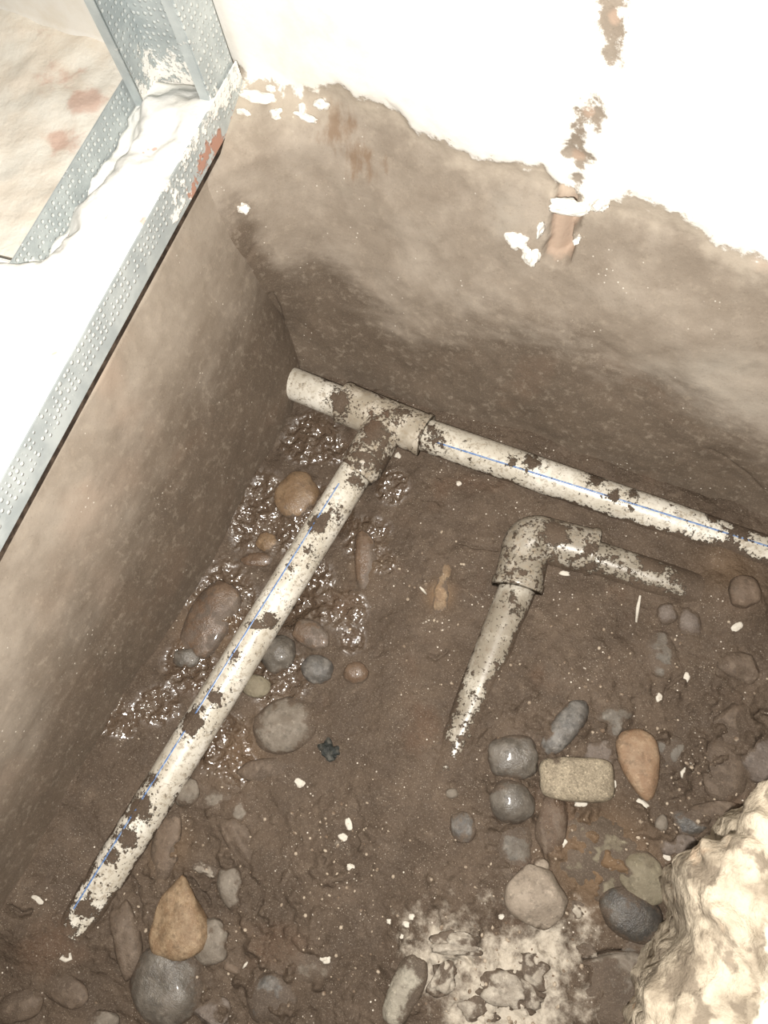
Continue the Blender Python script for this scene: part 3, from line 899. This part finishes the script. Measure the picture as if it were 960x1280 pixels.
def at_web(V): return {'dirt': np.full(len(V), .85), 'rust': np.zeros(len(V)), 'plain': np.zeros(len(V))}


def at_fl(V):
    y = V[:, 1]; z = V[:, 2]
    dirt = .10 + .55 * np.exp(-((y - .035) / .05) ** 2) * sstep(RIM + .010, RIM + .03, z) + .55 * sstep(.055, .10, y) * sstep(RIM + .004, RIM + .02, z)
    dirt = np.maximum(dirt, .62 * np.exp(-((y + .0) / .035) ** 2) * .9)
    rust = .66 * np.exp(-((y - .050) / .055) ** 2) * sstep(RIM + .024, RIM + .008, z)
    return {'dirt': dirt, 'rust': rust, 'plain': np.where(z < RIM + .010, 1.0, 0.0)}


def at_fl2(V):
    return {'dirt': np.full(len(V), .12), 'rust': np.zeros(len(V)), 'plain': np.zeros(len(V))}


strip('web', track, (-TW, -.78, RIM), (-TW, .113, RIM), (0, .113, RIM), (0, -.78, RIM), 60, 5, .0012, at_web)
strip('flange', track, (0, -.78, RIM), (0, .113, RIM), (0, .113, RIM + .030), (0, -.78, RIM + .030), 300, 16, .0012, at_fl)
strip('flange', track, (-TW, -.78, RIM), (-TW, .116, RIM), (-TW, .116, RIM + .030), (-TW, -.78, RIM + .030), 120, 9, -.0012, at_fl2)

M_GAP_SHADE = NT('painted_gap_shade'); _P = M_GAP_SHADE.geo()  # dark tone stands in for shade in the gap below the channel
M_GAP_SHADE = M_GAP_SHADE.out(M_GAP_SHADE.mix(M_GAP_SHADE.mapr(M_GAP_SHADE.noise(120, 4, .6, _P), .4, .7), (0.030, 0.022, 0.017), (0.085, 0.062, 0.046)), .9, None, .1)
strip('gap_shade', track, (.0014, -.78, RIM - .0042), (.0014, .095, RIM - .0042), (.0014, .095, RIM - .0002), (.0014, -.78, RIM - .0002), 60, 3, -.006, at_fl2, M_GAP_SHADE)  # added strip: shadow line under the channel, painted dark

stud = empty('metal_stud', (-.05, .10, RIM + .0015))
tag(stud, 'upright galvanised stud standing in the end of the metal channel', 'stud')


def at_st(V):
    z = V[:, 2]
    return {'dirt': .12 + .55 * sstep(RIM + .055, RIM + .01, z), 'rust': np.zeros(len(V)), 'plain': np.zeros(len(V))}


def at_lip(V):
    return {'dirt': np.full(len(V), .18), 'rust': np.zeros(len(V)), 'plain': np.ones(len(V))}


S0, S1, YB, YF, ZT = -TW + .003, -.003, .112, .074, .95
zb = RIM + .0015
strip('web', stud, (S0, YB, zb), (S1, YB, zb), (S1, YB, ZT), (S0, YB, ZT), 6, 60, .001, at_st)
strip('flange', stud, (S1, YF, zb), (S1, YB, zb), (S1, YB, ZT), (S1, YF, ZT), 8, 120, .001, at_st)
strip('flange', stud, (S0, YF, zb), (S0, YB, zb), (S0, YB, ZT), (S0, YF, ZT), 5, 60, -.001, at_st)
strip('lip', stud, (S0, YF, zb), (S0 + .008, YF, zb), (S0 + .008, YF, ZT), (S0, YF, ZT), 3, 60, .001, at_lip)
strip('lip', stud, (S1 - .008, YF, zb), (S1, YF, zb), (S1, YF, ZT), (S1 - .008, YF, ZT), 3, 60, .001, at_lip)


# plaster heaped in the channel
def build_plaster_fill():
    y = np.arange(-.78, .108, .003); x = np.linspace(-TW + .0015, -.0015, 34)
    Xg, Yg = np.meshgrid(x, y, indexing='ij')
    V = np.stack([Xg.ravel(), Yg.ravel(), np.zeros(Xg.size)], 1)
    t = (V[:, 0] + TW) / TW
    edge = np.minimum(t, 1 - t) * 2
    lean = .021 * sstep(.10, .42, t + .10 * fbm(V, .03, 3, 15))
    base = .004 + lean + .0045 * fbm(V, .03, 3, 12) + .0015 * fbm(V, .009, 2, 13)
    base += .010 * sstep(.02, -.25, V[:, 1]) * sstep(.0, .3, t)
    base = np.where(V[:, 1] > .06, base * sstep(.118, .06, V[:, 1]) + .003, base)
    base = np.minimum(np.maximum(base, .002), .0275 + .001 * fbm(V, .02, 2, 3))
    cov = sstep(-.080, -.100, V[:, 1] + .01 * fbm(V, .02, 2, 44))
    base = np.where(t < .25, np.maximum(base, cov * .032), np.maximum(base, cov * .029))
    V[:, 0] -= .012 * cov * sstep(.12, 0, t)
    top = np.column_stack([V[:, :2], RIM + .0014 + base])
    bot = np.column_stack([V[:, :2], np.full(len(V), RIM + .0013)])
    nu, nv = len(x), len(y)
    f = grid_faces(nu, nv).tolist(); k = nu * nv
    fs = f + [[q + k for q in a[::-1]] for a in f]
    ring = [i * nv for i in range(nu)] + [(nu - 1) * nv + j for j in range(1, nv)] + [i * nv + nv - 1 for i in range(nu - 2, -1, -1)] + [j for j in range(nv - 2, 0, -1)]
    for a, b in zip(ring, ring[1:] + ring[:1]): fs.append([b, a, a + k, b + k])
    W = np.concatenate([top, bot]); Q = W.copy()
    Q[:, 0] = -.0125 + W[:, 0] * math.cos(ANG) + W[:, 1] * math.sin(ANG)
    Q[:, 1] = W[:, 1] * math.cos(ANG) - W[:, 0] * math.sin(ANG)
    s = NT('channel_plaster'); P = s.geo()
    c = s.mix(s.mapr(s.noise(30, 4, .6, P), .45, .8), (0.86, 0.85, 0.81), (0.80, 0.77, 0.70))
    c = s.mix(s.math('MULTIPLY', s.mapr(s.noise(55, 3, .6, P), .68, .73), .8), c, (0.62, 0.38, 0.31))
    m = s.out(c, .8, s.bump(s.noise(150, 4, .6, P), .002, .4), .2)
    o = mesh_obj('plaster_fill', Q, fs, m)
    tag(o, 'white plaster heaped along the inside of the metal channel', 'plaster')


build_plaster_fill()


# ------------------------------------------------------------------ pipes
R0 = .0165


def tube(A, B, r, seg=40, step=.003, r_fn=None, cap=True):
    A = np.array(A, float); B = np.array(B, float); L = np.linalg.norm(B - A); d = (B - A) / L
    up = np.array([0, 0, 1.]); s = np.cross(d, up); s /= np.linalg.norm(s); t = np.cross(s, d)
    n = max(2, int(L / step))
    V = []
    for i in range(n + 1):
        a = i / n; rr = r if r_fn is None else r_fn(a * L, L)
        for k in range(seg):
            th = 2 * math.pi * k / seg
            V.append(A + d * a * L + rr * (math.cos(th) * s + math.sin(th) * t))
    V = np.array(V)
    idx = np.arange((n + 1) * seg).reshape(n + 1, seg); nx_ = np.roll(idx, -1, 1)
    f = np.stack([idx[:-1].ravel(), nx_[:-1].ravel(), nx_[1:].ravel(), idx[1:].ravel()], 1).tolist()
    if cap:
        f.append(idx[0].tolist()); f.append(idx[-1][::-1].tolist())
    return V, f


def mud_attr(V, base, spots=(), zmud=None):
    m = np.full(len(V), base)
    for px, r, a in spots:
        c = unp(px, .013)
        rr = r * .00078
        m = m + a * np.exp(-((V[:, :2] - c[:2]) ** 2).sum(1) / rr ** 2)
    # mud clinging just above the mud line
    g = np.array([ground(p[0], p[1]) for p in V[::1]]) if zmud is None else zmud
    m = m + .55 * np.exp(-np.maximum(V[:, 2] - g - .001, 0) / .0035)
    return m


def stripe(parent, A, B, r, phi0, phi1, side, spots, base, a0=0.0, a1=1.0, wid=.0008):
    A = np.array(A, float); B = np.array(B, float); L = np.linalg.norm(B - A); d = (B - A) / L
    n = int(L * (a1 - a0) / .003); V = []
    for i in range(n + 1):
        a = a0 + (a1 - a0) * i / n
        c = A + (B - A) * a
        v = CAM - c; v = v - d * (v @ d); v /= np.linalg.norm(v)
        s = np.cross(d, v)
        if s @ np.array(side) < 0: s = -s
        ph = math.radians(phi0 + (phi1 - phi0) * i / n)
        for k in (-1, -.33, .33, 1):
            p2 = ph + k * wid / r
            nn = math.cos(p2) * v + math.sin(p2) * s
            V.append(c + nn * (r + (.00035 if abs(k) < 1 else .0)))
    V = np.array(V)
    return mesh_obj('blue_line', V, grid_faces(n + 1, 4), M_STRIPE, parent, attrs={'mud': mud_attr(V, base, spots)})


# the tee and the two pipes it joins
T_C = unp((484, 527), 0)
BL = unp((340, 469), 0); T_L = unp((428, 503), 0)
BR = unp((1200, 777), 0)
T_R = unp((533, 545), 0); T_B = unp((449, 590), 0); BE = unp((92, 1163), -.001)

pipe_run = empty('tee_pipe', (T_C[0], T_C[1], -.02))
tag(pipe_run, 'muddy white plastic pipe run with tee, one arm slanting down the pit', 'pipe')

sp_b = [((410, 470), 9, .35), ((425, 500), 14, .5), ((540, 548), 16, .3), ((665, 578), 12, .5), ((640, 575), 8, .3), ((745, 600), 10, .4), ((765, 620), 8, .35), ((790, 622), 8, .35), ((925, 662), 8, .6), ((890, 650), 6, .4)]
d = (T_C - BL) / np.linalg.norm(T_C - BL)
V, f = tube(BL - d * .03, T_C, R0)
mesh_obj('pipe', V, f, M_PIPE, pipe_run, attrs={'mud': mud_attr(V, .24, sp_b)})
V, f = tube(T_C, BR, R0)
pb = mesh_obj('pipe', V, f, M_PIPE, pipe_run, attrs={'mud': mud_attr(V, .24, sp_b)})
stripe(pb, T_C, BR, R0, -12, 40, (0, 1, 0), sp_b, .28, .10, .95)
sp_a = [((428, 655), 0, 0), ((398, 655), 12, .55), ((420, 640), 9, .3), ((388, 690), 9, .3), ((240, 903), 13, .7), ((176, 1008), 13, .55), ((160, 1045), 10, .5), ((192, 975), 8, .4),
        ((165, 975), 10, .5), ((338, 775), 9, .45), ((320, 780), 8, .3), ((295, 820), 9, .35), ((270, 870), 9, .4), ((108, 1135), 9, .6), ((140, 1072), 8, .4), ((115, 1090), 8, .3), ((365, 712), 7, .3), ((445, 600), 12, .3)]
V, f = tube(T_C, BE, R0)
pa = mesh_obj('pipe', V, f, M_PIPE, pipe_run, attrs={'mud': mud_attr(V, .25, sp_a)})
stripe(pa, T_C, BE, R0, -30, -34, (1, 0, 0), sp_a, .08, .16, .965)


def fitting_mat(name='muddy_fitting', k=1.0):
    s = NT(name); P = s.geo()
    c = s.mix(s.mapr(s.noise(60, 4, .6, P), .4, .7), tuple(q * k for q in (0.235, 0.205, 0.16)), tuple(q * k for q in (0.37, 0.335, 0.28)))
    c = s.mix(s.math('MULTIPLY', s.mapr(s.noise(200, 4, .7, P), .48, .66), .6), c, (0.28, 0.22, 0.155))
    return pipe_finish(s, P, s.attr('mud'), c)


M_FIT = fitting_mat()
RF = .0208


def collar(L_end, r=RF):
    def fn(s, L):
        e = min(s, L - s) if L_end == 'both' else (L - s)
        k = r
        if e < .007: k = r + .0009 * float(sstep(.007, .0055, np.float64(e)))
        if e < .0008: k -= .0010
        return k
    return fn


def merge(parts):
    V = []; F_ = []; o = 0
    for v, f in parts:
        V.append(v); F_ += [[i + o for i in q] for q in f]; o += len(v)
    return np.concatenate(V), F_


sp_t = [((470, 540), 16, .35), ((445, 575), 18, .22), ((480, 575), 18, .2), ((500, 520), 10, .3), ((425, 505), 12, .5), ((540, 545), 10, .4), ((455, 500), 8, -.3), ((440, 530), 9, -.35), ((510, 545), 9, -.4)]
parts = [tube(T_L, T_R, RF, 48, .0012, collar('both')), tube(T_C, T_B + (T_B - T_C) * .10, RF, 48, .0012, lambda q, L: RF - .0042 * float(sstep(L - .012, L, np.float64(q))))]
V, f = merge(parts)
mesh_obj('tee_fitting', V, f, fitting_mat('muddy_tee', 1.4), pipe_run, attrs={'mud': mud_attr(V, .35, sp_t)})

# second run: elbow
E_C = unp((661, 672), -.002); E_R = unp((744, 693), -.002); E_D = unp((646, 738), -.003)
HR = unp((925, 757), -.003); DE = unp((530, 1040), -.014)
ebase = empty('elbow_pipe', (E_C[0], E_C[1], -.025))
tag(ebase, 'half buried plastic pipe with elbow turning down into the mud', 'pipe')
sp_h = [((895, 735), 22, .8), ((815, 705), 10, .45), ((860, 718), 14, .35)]
V, f = tube(E_C, HR, R0)
mesh_obj('pipe', V, f, M_DULL, ebase, attrs={'mud': mud_attr(V, .32, sp_h)})
dd = (DE - E_D) / np.linalg.norm(DE - E_D)
V, f = tube(E_D - dd * .02, DE, R0 * 1.02)
mesh_obj('pipe', V, f, M_DULL, ebase, attrs={'mud': mud_attr(V, .26, [((640, 750), 12, .2)])})


def elbow():
    a1 = (E_R - E_C); L1 = np.linalg.norm(a1); a1 /= L1
    a2 = (E_D - E_C); L2 = np.linalg.norm(a2); a2 /= L2
    rb = .017
    pts = []; rad = []
    r = .0222
    n = 24
    for i in range(n + 1):
        t = L1 - (L1 - rb) * i / n; e = L1 - t
        pts.append(E_C + a1 * t); rad.append(r + (.0015 if e < .006 else 0) - (.0012 if e < .0004 else 0))
    for i in range(1, 16):
        t = i / 16
        p = (E_C + a1 * rb) * (1 - t) ** 2 + 2 * E_C * t * (1 - t) + (E_C + a2 * rb) * t ** 2
        pts.append(p); rad.append(r + .0022 * math.sin(math.pi * t))
    for i in range(n + 1):
        t = rb + (L2 - rb) * i / n; e = L2 - t
        pts.append(E_C + a2 * t); rad.append(r + (.0016 if e < .0075 else 0) - (.0012 if e < .0004 else 0))
    pts = np.array(pts); tg = np.gradient(pts, axis=0); tg /= np.linalg.norm(tg, axis=1)[:, None]
    seg = 48; V = []
    for p, t, rr in zip(pts, tg, rad):
        s = np.cross(t, [0, 0, 1.]); s /= np.linalg.norm(s); u = np.cross(s, t)
        for k in range(seg):
            th = 2 * math.pi * k / seg
            V.append(p + rr * (math.cos(th) * s + math.sin(th) * u))
    V = np.array(V); m = len(pts)
    idx = np.arange(m * seg).reshape(m, seg); nx_ = np.roll(idx, -1, 1)
    f = np.stack([idx[:-1].ravel(), nx_[:-1].ravel(), nx_[1:].ravel(), idx[1:].ravel()], 1).tolist()
    f.append(idx[0].tolist()); f.append(idx[-1][::-1].tolist())
    return V, f


V, f = elbow()
mesh_obj('elbow_fitting', V, f, M_FIT, ebase, attrs={'mud': mud_attr(V, .36, [((692, 672), 12, .45), ((738, 688), 8, .3), ((640, 725), 10, .15), ((700, 660), 9, .2)])})

# ------------------------------------------------------------------ stones
_ico = {}


def ico(sub):
    if sub not in _ico:
        bm = bmesh.new(); bmesh.ops.create_icosphere(bm, subdivisions=sub, radius=1)
        _ico[sub] = (np.array([v.co[:] for v in bm.verts]), [[v.index for v in fc.verts] for fc in bm.faces]); bm.free()
    return _ico[sub]


_mats = {}
PAL = {
    'grey':    dict(c1=(.135, .116, .095), c2=(.215, .190, .160), rough=.5),
    'greywet': dict(c1=(.115, .100, .083), c2=(.205, .182, .154), rough=.28, spec=.5, coat=.25),
    'dark':    dict(c1=(.060, .056, .052), c2=(.125, .112, .095), rough=.35, spec=.45),
    'slate':   dict(c1=(.095, .089, .083), c2=(.200, .188, .174), rough=.42, scale=110, spec=.4),
    'beige':   dict(c1=(.330, .260, .195), c2=(.400, .325, .250), rough=.75, speck=.15),
    'speck':   dict(c1=(.300, .240, .155), c2=(.395, .325, .215), rough=.8, speck=.75),
    'orange':  dict(c1=(.320, .170, .080), c2=(.400, .255, .140), rough=.6, scale=90),
    'ochre':   dict(c1=(.300, .170, .075), c2=(.390, .255, .130), rough=.55, scale=120, speck=.3),
    'amber':   dict(c1=(.250, .140, .060), c2=(.330, .200, .095), rough=.25, spec=.5, coat=.4),
    'redbr':   dict(c1=(.175, .112, .072), c2=(.225, .152, .102), rough=.6),
    'mauve':   dict(c1=(.165, .125, .105), c2=(.225, .180, .155), rough=.65, speck=.3),
    'pale':    dict(c1=(.195, .160, .124), c2=(.285, .242, .195), rough=.7),
    'brown':   dict(c1=(.150, .098, .064), c2=(.210, .148, .104), rough=.6),
    'brownwet': dict(c1=(.160, .088, .048), c2=(.215, .128, .075), rough=.2, spec=.6, coat=.5),
    'olive':   dict(c1=(.210, .175, .105), c2=(.275, .235, .150), rough=.65),
    'plaster': dict(c1=(.400, .345, .275), c2=(.560, .500, .415), rough=.8, scale=130),
    'greenish': dict(c1=(.360, .330, .260), c2=(.480, .445, .355), rough=.7),
}


for _k in PAL:
    for _c in ('c1', 'c2'):
        _v = PAL[_k][_c]; _l = .3 * _v[0] + .55 * _v[1] + .15 * _v[2]
        PAL[_k][_c] = tuple((.66 * q + .34 * _l * t_) * .80 for q, t_ in zip(_v, (1.12, 1.0, .84)))


def smat(pal, mud):
    k = (pal, round(mud, 1))
    if k not in _mats:
        _mats[k] = stone_material(pal + '_%d' % int(k[1] * 10), mud=k[1], **PAL[pal])
    return _mats[k]


_used = set()


def stone(name, label, px, a, b, ang, pal, mud=.35, h=.6, lift=.15, power=2.3, rough=.10, taper=0.0, cat='stone', seed=None, sub=4, facet=0.0, tilt=0.0, group='stones lying in the mud', mat=None):
    """a, b half sizes in photo pixels, ang degrees of the long axis in the photo (0 right, 90 down); lift -1 sunk .. 1 lying on top"""
    assert label not in _used, label
    _used.add(label)
    g = ground_px(px)
    k = math.radians(ang)
    z0 = g[2]
    e = unp((px[0] + 20 * math.cos(k), px[1] + 20 * math.sin(k)), z0) - unp(px, z0)
    e2 = unp((px[0] - 20 * math.sin(k), px[1] + 20 * math.cos(k)), z0) - unp(px, z0)
    sa = np.linalg.norm(e[:2]) / 20 * a; sb = np.linalg.norm(e2[:2]) / 20 * b
    ax = e[:2] / np.linalg.norm(e[:2])
    grow = 1.08 + .14 * mud
    sa *= grow; sb *= grow
    sc = h * min(sa, sb)
    V0, f = ico(sub)
    seed = seed if seed is not None else len(_used) * 13 + 5
    V = V0.copy()
    if power != 2.0:                                            # rounded-block form
        nrm = (np.abs(V) ** power).sum(1) ** (1 / power)
        V = V / nrm[:, None]
    if facet:                                                   # broken faces
        r_ = np.random.default_rng(seed)
        for _ in range(9):
            nn = r_.normal(size=3); nn /= np.linalg.norm(nn); dcut = 1 - facet * r_.uniform(.5, 1.2)
            over = np.maximum(V @ nn - dcut, 0)
            V = V - nn[None] * (over * .93)[:, None]
    V = V + V0 * (rough * 1.35 * (.8 * fbm(V0 + seed, .9, 2, seed) + .25 * fbm(V0 + seed, .32, 2, seed + 3)))[:, None]
    if taper:
        V[:, 1] *= 1 - taper * np.clip(V[:, 0] * .5 + .5, 0, 1.05) ** 1.5
        V[:, 2] *= 1 - .5 * abs(taper) * (V[:, 0] * .5 + .5)
    W = V * np.array([sa, sb, sc])
    if tilt: W[:, 2] += W[:, 0] * tilt
    lift -= .30 + .45 * mud
    zc = z0 + sc * lift
    c = unp(px, zc + sc * .25)
    ay = np.array([-ax[1], ax[0]])
    Q = np.stack([W[:, 0] * ax[0] + W[:, 1] * ay[0], W[:, 0] * ax[1] + W[:, 1] * ay[1], W[:, 2]], 1) + np.array([c[0], c[1], zc])
    ex = np.array([p_[2] - ground(p_[0], p_[1]) for p_ in Q]); top_ = max(ex.max(), .001)
    low = 1 - np.clip(ex / top_, 0, 1) ** .75
    o = mesh_obj(name, Q, f, mat or smat(pal, mud), attrs={'low': low}, loc=(c[0], c[1], float(Q[:, 2].min())))
    tag(o, label, cat, group)
    return o


for nm, lab, px, a, b, ang, pal, mud, kw in ST:
    if nm == 'pebble': kw.setdefault('power', 2.0)
    stone(nm, lab, px, a, b, ang, pal, mud, cat='pebble' if nm == 'pebble' else 'stone', **kw)

# ------------------------------------------------------------------ lumps of white plaster in the rubble
M_RUB = white_material('rubble_plaster', (0.42, 0.37, 0.30), (0.22, 0.178, 0.135), 110)
for lab, px, a, b, ang in [
        ('large pale plaster lump in the crumbled patch at the bottom', (640, 1240), 36, 24, 10),
        ('pale plaster lump at the upper end of the crumbled patch', (575, 1180), 30, 13, 5),
        ('pale plaster lump right of the finger-shaped stone', (555, 1222), 20, 15, -40),
        ('plaster lump at the right of the crumbled patch', (672, 1212), 20, 15, 30),
        ('knobbly plaster lump at the lower middle edge', (600, 1262), 26, 15, 0),
        ('white plaster crumb between crumbled patch and flat slab', (735, 1190), 11, 8, 10),
        ('white plaster clump beside the pale beige stone', (722, 1138), 13, 9, 40),
        ('whitish crusted clump above the ochre rock', (250, 1084), 17, 10, 20)]:
    stone('plaster_lump', lab, px, a, b, ang, 'plaster', .55, h=.5, lift=.1, rough=.42, facet=.25, cat='plaster lump', group='plaster lumps in the rubble')


# ------------------------------------------------------------------ paint chips on the mud
def chip(label, px, a, b, ang, lift=.8):
    stone('paint_chip', label, px, a * .88, b * .88, ang, 'pale', mat=M_CHIP, h=.45, lift=lift, power=3, rough=.25, facet=.25, cat='paint chip', sub=3, group='white chips on the mud')


for lab, px, a, b, ang in [
        ('white chip under the lower edge of the speckled block', (727, 1002), 11, 6, -5), ('white chip at the tip of the teardrop stone', (804, 1005), 10, 5, 35),
        ('small white chip right of the speckled block', (767, 980), 4, 5, 0), ('whitish chip right of the narrow muddy stone', (702, 1054), 9, 5, -50),
        ('tiny white speck on the sunken orange-brown boulder', (750, 1063), 3, 3, 0), ('oblong white chip by the concrete edge', (834, 1072), 9, 5, 60),
        ('white chip on the flat dusty slab', (778, 1240), 6, 4, 10), ('white chip alone at the lower middle left', (406, 1199), 7, 5, 0),
        ('white chip highest of the crumbs left of the sinking pipe end', (436, 1030), 8, 4, 75), ('white chip lowest of the crumbs left of the sinking pipe end', (438, 1084), 5, 5, 0),
        ('whitish chip in the middle of the crumbs left of the pipe end', (428, 1046), 6, 5, 20), ('white chip leftmost above the crumbled patch', (487, 1152), 4, 4, 0),
        ('white chip topmost above the crumbled patch', (515, 1146), 4, 4, 0), ('white chip second above the crumbled patch', (508, 1156), 5, 4, 0),
        ('white chip just above the finger-shaped stone', (503, 1171), 3, 3, 0), ('white chip left of the pale beige stone', (628, 1146), 5, 4, 0),
        ('white fleck in front of the back pipe near the tee', (574, 604), 3, 3, 0), ('white fleck in the crotch of the tee', (497, 569), 4, 4, 0),
        ('whitish chip right of the elbow below the fitting', (706, 716), 8, 3, 10), ('whitish chip below the buried end of the elbow pipe', (922, 782), 8, 5, -30),
        ('whitish crumb among the rubble below the elbow', (858, 846), 6, 4, -70), ('small grey-white crumb left of the rubbly patch', (824, 872), 5, 4, -60),
        ('white chip beside the slanting pipe lower stones', (374, 979), 7, 5, 30), ('whitish chip in the lower left mud clump', (46, 1125), 8, 5, 20)]:
    chip(lab, px, a, b, ang)


def sliver(label, pts_px, r, name='paint_sliver', mat=M_CHIP, cat='sliver', lift=.001):
    P = [ground_px(p) + np.array([0, 0, lift]) for p in pts_px]
    V = []; n = len(P); seg = 8
    for i, p in enumerate(P):
        t = P[min(i + 1, n - 1)] - P[max(i - 1, 0)]; t /= np.linalg.norm(t)
        s = np.cross(t, [0, 0, 1.]); s /= np.linalg.norm(s); u = np.cross(s, t)
        rr = r * (.55 if i in (0, n - 1) else 1)
        for k in range(seg):
            th = 2 * math.pi * k / seg
            V.append(p + rr * (math.cos(th) * s + .7 * math.sin(th) * u))
    idx = np.arange(n * seg).reshape(n, seg); nx_ = np.roll(idx, -1, 1)
    f = np.stack([idx[:-1].ravel(), nx_[:-1].ravel(), nx_[1:].ravel(), idx[1:].ravel()], 1).tolist()
    f.append(idx[0].tolist()); f.append(idx[-1][::-1].tolist())
    o = mesh_obj(name, np.array(V), f, mat, loc=P[0])
    tag(o, label, cat)


sliver('bent white sliver lying right of the teardrop stone', [(863, 954), (857, 961), (852, 966), (852, 972)], .0016)
sliver('short white sliver beside the narrow orange-tan stone', [(525, 734), (529, 738), (533, 743)], .0013)
sliver('curled white shaving below the lower pipe end', [(88, 1191), (89, 1198), (83, 1200), (77, 1197), (80, 1194)], .0018)
sliver('thin white sliver right of the small reddish wedge', [(310, 1202), (307, 1206), (304, 1210)], .0012)
sliver('thin grey-white strip standing in mud below the elbow pipe', [(800, 745), (797, 760), (795, 778)], .0016)

# scrap of dark plastic
s = NT('dark_scrap'); P_ = s.geo()
M_SCRAP = s.out(s.mix(s.mapr(s.noise(160, 4, .6, P_), .4, .65), (.018, .020, .018), (.075, .072, .062)), .6, s.bump(s.noise(300, 4, .6, P_), .002, .8), .3)
stone('dark_scrap', 'crumpled blackish scrap beside the large grey-brown oval stone', (412, 940), 15, 13, 20, 'dark', mat=M_SCRAP, h=.55, lift=.3, rough=.55, facet=.3, cat='scrap', group=None)


# ------------------------------------------------------------------ plaster dabs under the edge of the white wall
def dab(label, px, a, b, ang, thick=.0045):
    assert label not in _used; _used.add(label)
    c = back_pt(px)
    k = math.radians(ang)
    e = back_pt((px[0] + a * math.cos(k), px[1] + a * math.sin(k))) - c
    e2 = back_pt((px[0] - b * math.sin(k), px[1] + b * math.cos(k))) - c
    n = np.cross(e, e2); n /= np.linalg.norm(n)
    if n @ (CAM - c) < 0: n = -n
    V0, f = ico(4); sd = len(_used) * 7
    rr = 1 + .42 * fbm(V0 + sd, .7, 3, sd)
    Q = c + (V0[:, :1] * e + V0[:, 1:2] * e2) * rr[:, None] + n[None] * (V0[:, 2:] * thick * rr[:, None] + .002)
    o = mesh_obj('plaster_dab', Q, f, M_WHITE, loc=c)
    tag(o, label, 'plaster dab', 'plaster dabs on the pit wall')


for lab, px, a, b, ang in [
        ('largest white plaster dab beside the end of the metal channel', (323, 124), 19, 8, 12), ('white plaster dab right under the largest one', (346, 143), 8, 7, 20),
        ('small white dab above the pair of dabs near the channel', (341, 112), 6, 5, 30), ('oblong white dab left of the brown wall stain', (383, 146), 13, 5, 18),
        ('round white dab just above the brown wall stain', (404, 129), 8, 7, 0), ('small white dab on top of the oblong one', (379, 136), 4, 6, 0),
        ('pale dab directly below the largest dab', (306, 142), 8, 4, 10), ('white dab lowest and rightmost below the channel end', (303, 258), 7, 5, -10),
        ('white ring-shaped dab between channel edge and lowest dab', (256, 263), 6, 8, -20), ('tiny white dab touching the metal channel edge', (234, 271), 4, 5, 0),
        ('white plaster splash left of the chased groove, upper lobe', (648, 299), 13, 9, 25), ('white plaster splash left of the chased groove, lower lobe', (664, 318), 12, 9, 60),
        ('white dab at the left rim of the groove', (677, 285), 4, 9, 10), ('white lump at the head of the groove', (712, 256), 24, 8, 5),
        ('white lump right of the groove head', (752, 254), 12, 8, 0), ('small white dab on the right side of the groove', (723, 298), 4, 4, 0)]:
    dab(lab, px, a, b, ang)


# ------------------------------------------------------------------ grit: too small and many to count
def grit():
    V0, f0 = ico(1)
    V = []; Fc = []; o = 0
    zones = [((700, 1000), 140), ((860, 900), 110), ((250, 1120), 120), ((600, 1180), 110), ((430, 1050), 60), ((760, 830), 120), ((560, 780), 120), ((400, 1180), 110), ((850, 1030), 70), ((640, 1240), 90)]
    for i in range(900):
        c, r = zones[rng.integers(len(zones))]
        px = (c[0] + rng.normal() * r * .6, c[1] + rng.normal() * r * .6)
        g = ground_px(px)
        if not (0.03 < g[0] < .6): continue
        sz = .0006 + .0016 * rng.random() ** 3
        W = V0 * sz * rng.uniform(.6, 1.2, 3) + g
        V.append(W); Fc += [[q + o for q in t] for t in f0]; o += len(V0)
    s = NT('grit'); P = s.geo()
    c = s.mix(s.mapr(s.noise(170, 2, .5, P), .35, .65), (0.15, 0.105, 0.072), (0.42, 0.35, 0.27))
    m = s.out(c, .75, None, .25)
    ob = mesh_obj('grit', np.concatenate(V), Fc, m)
    tag(ob, 'fine brown and pale grit strewn over the mud', 'grit', kind='stuff')


grit()
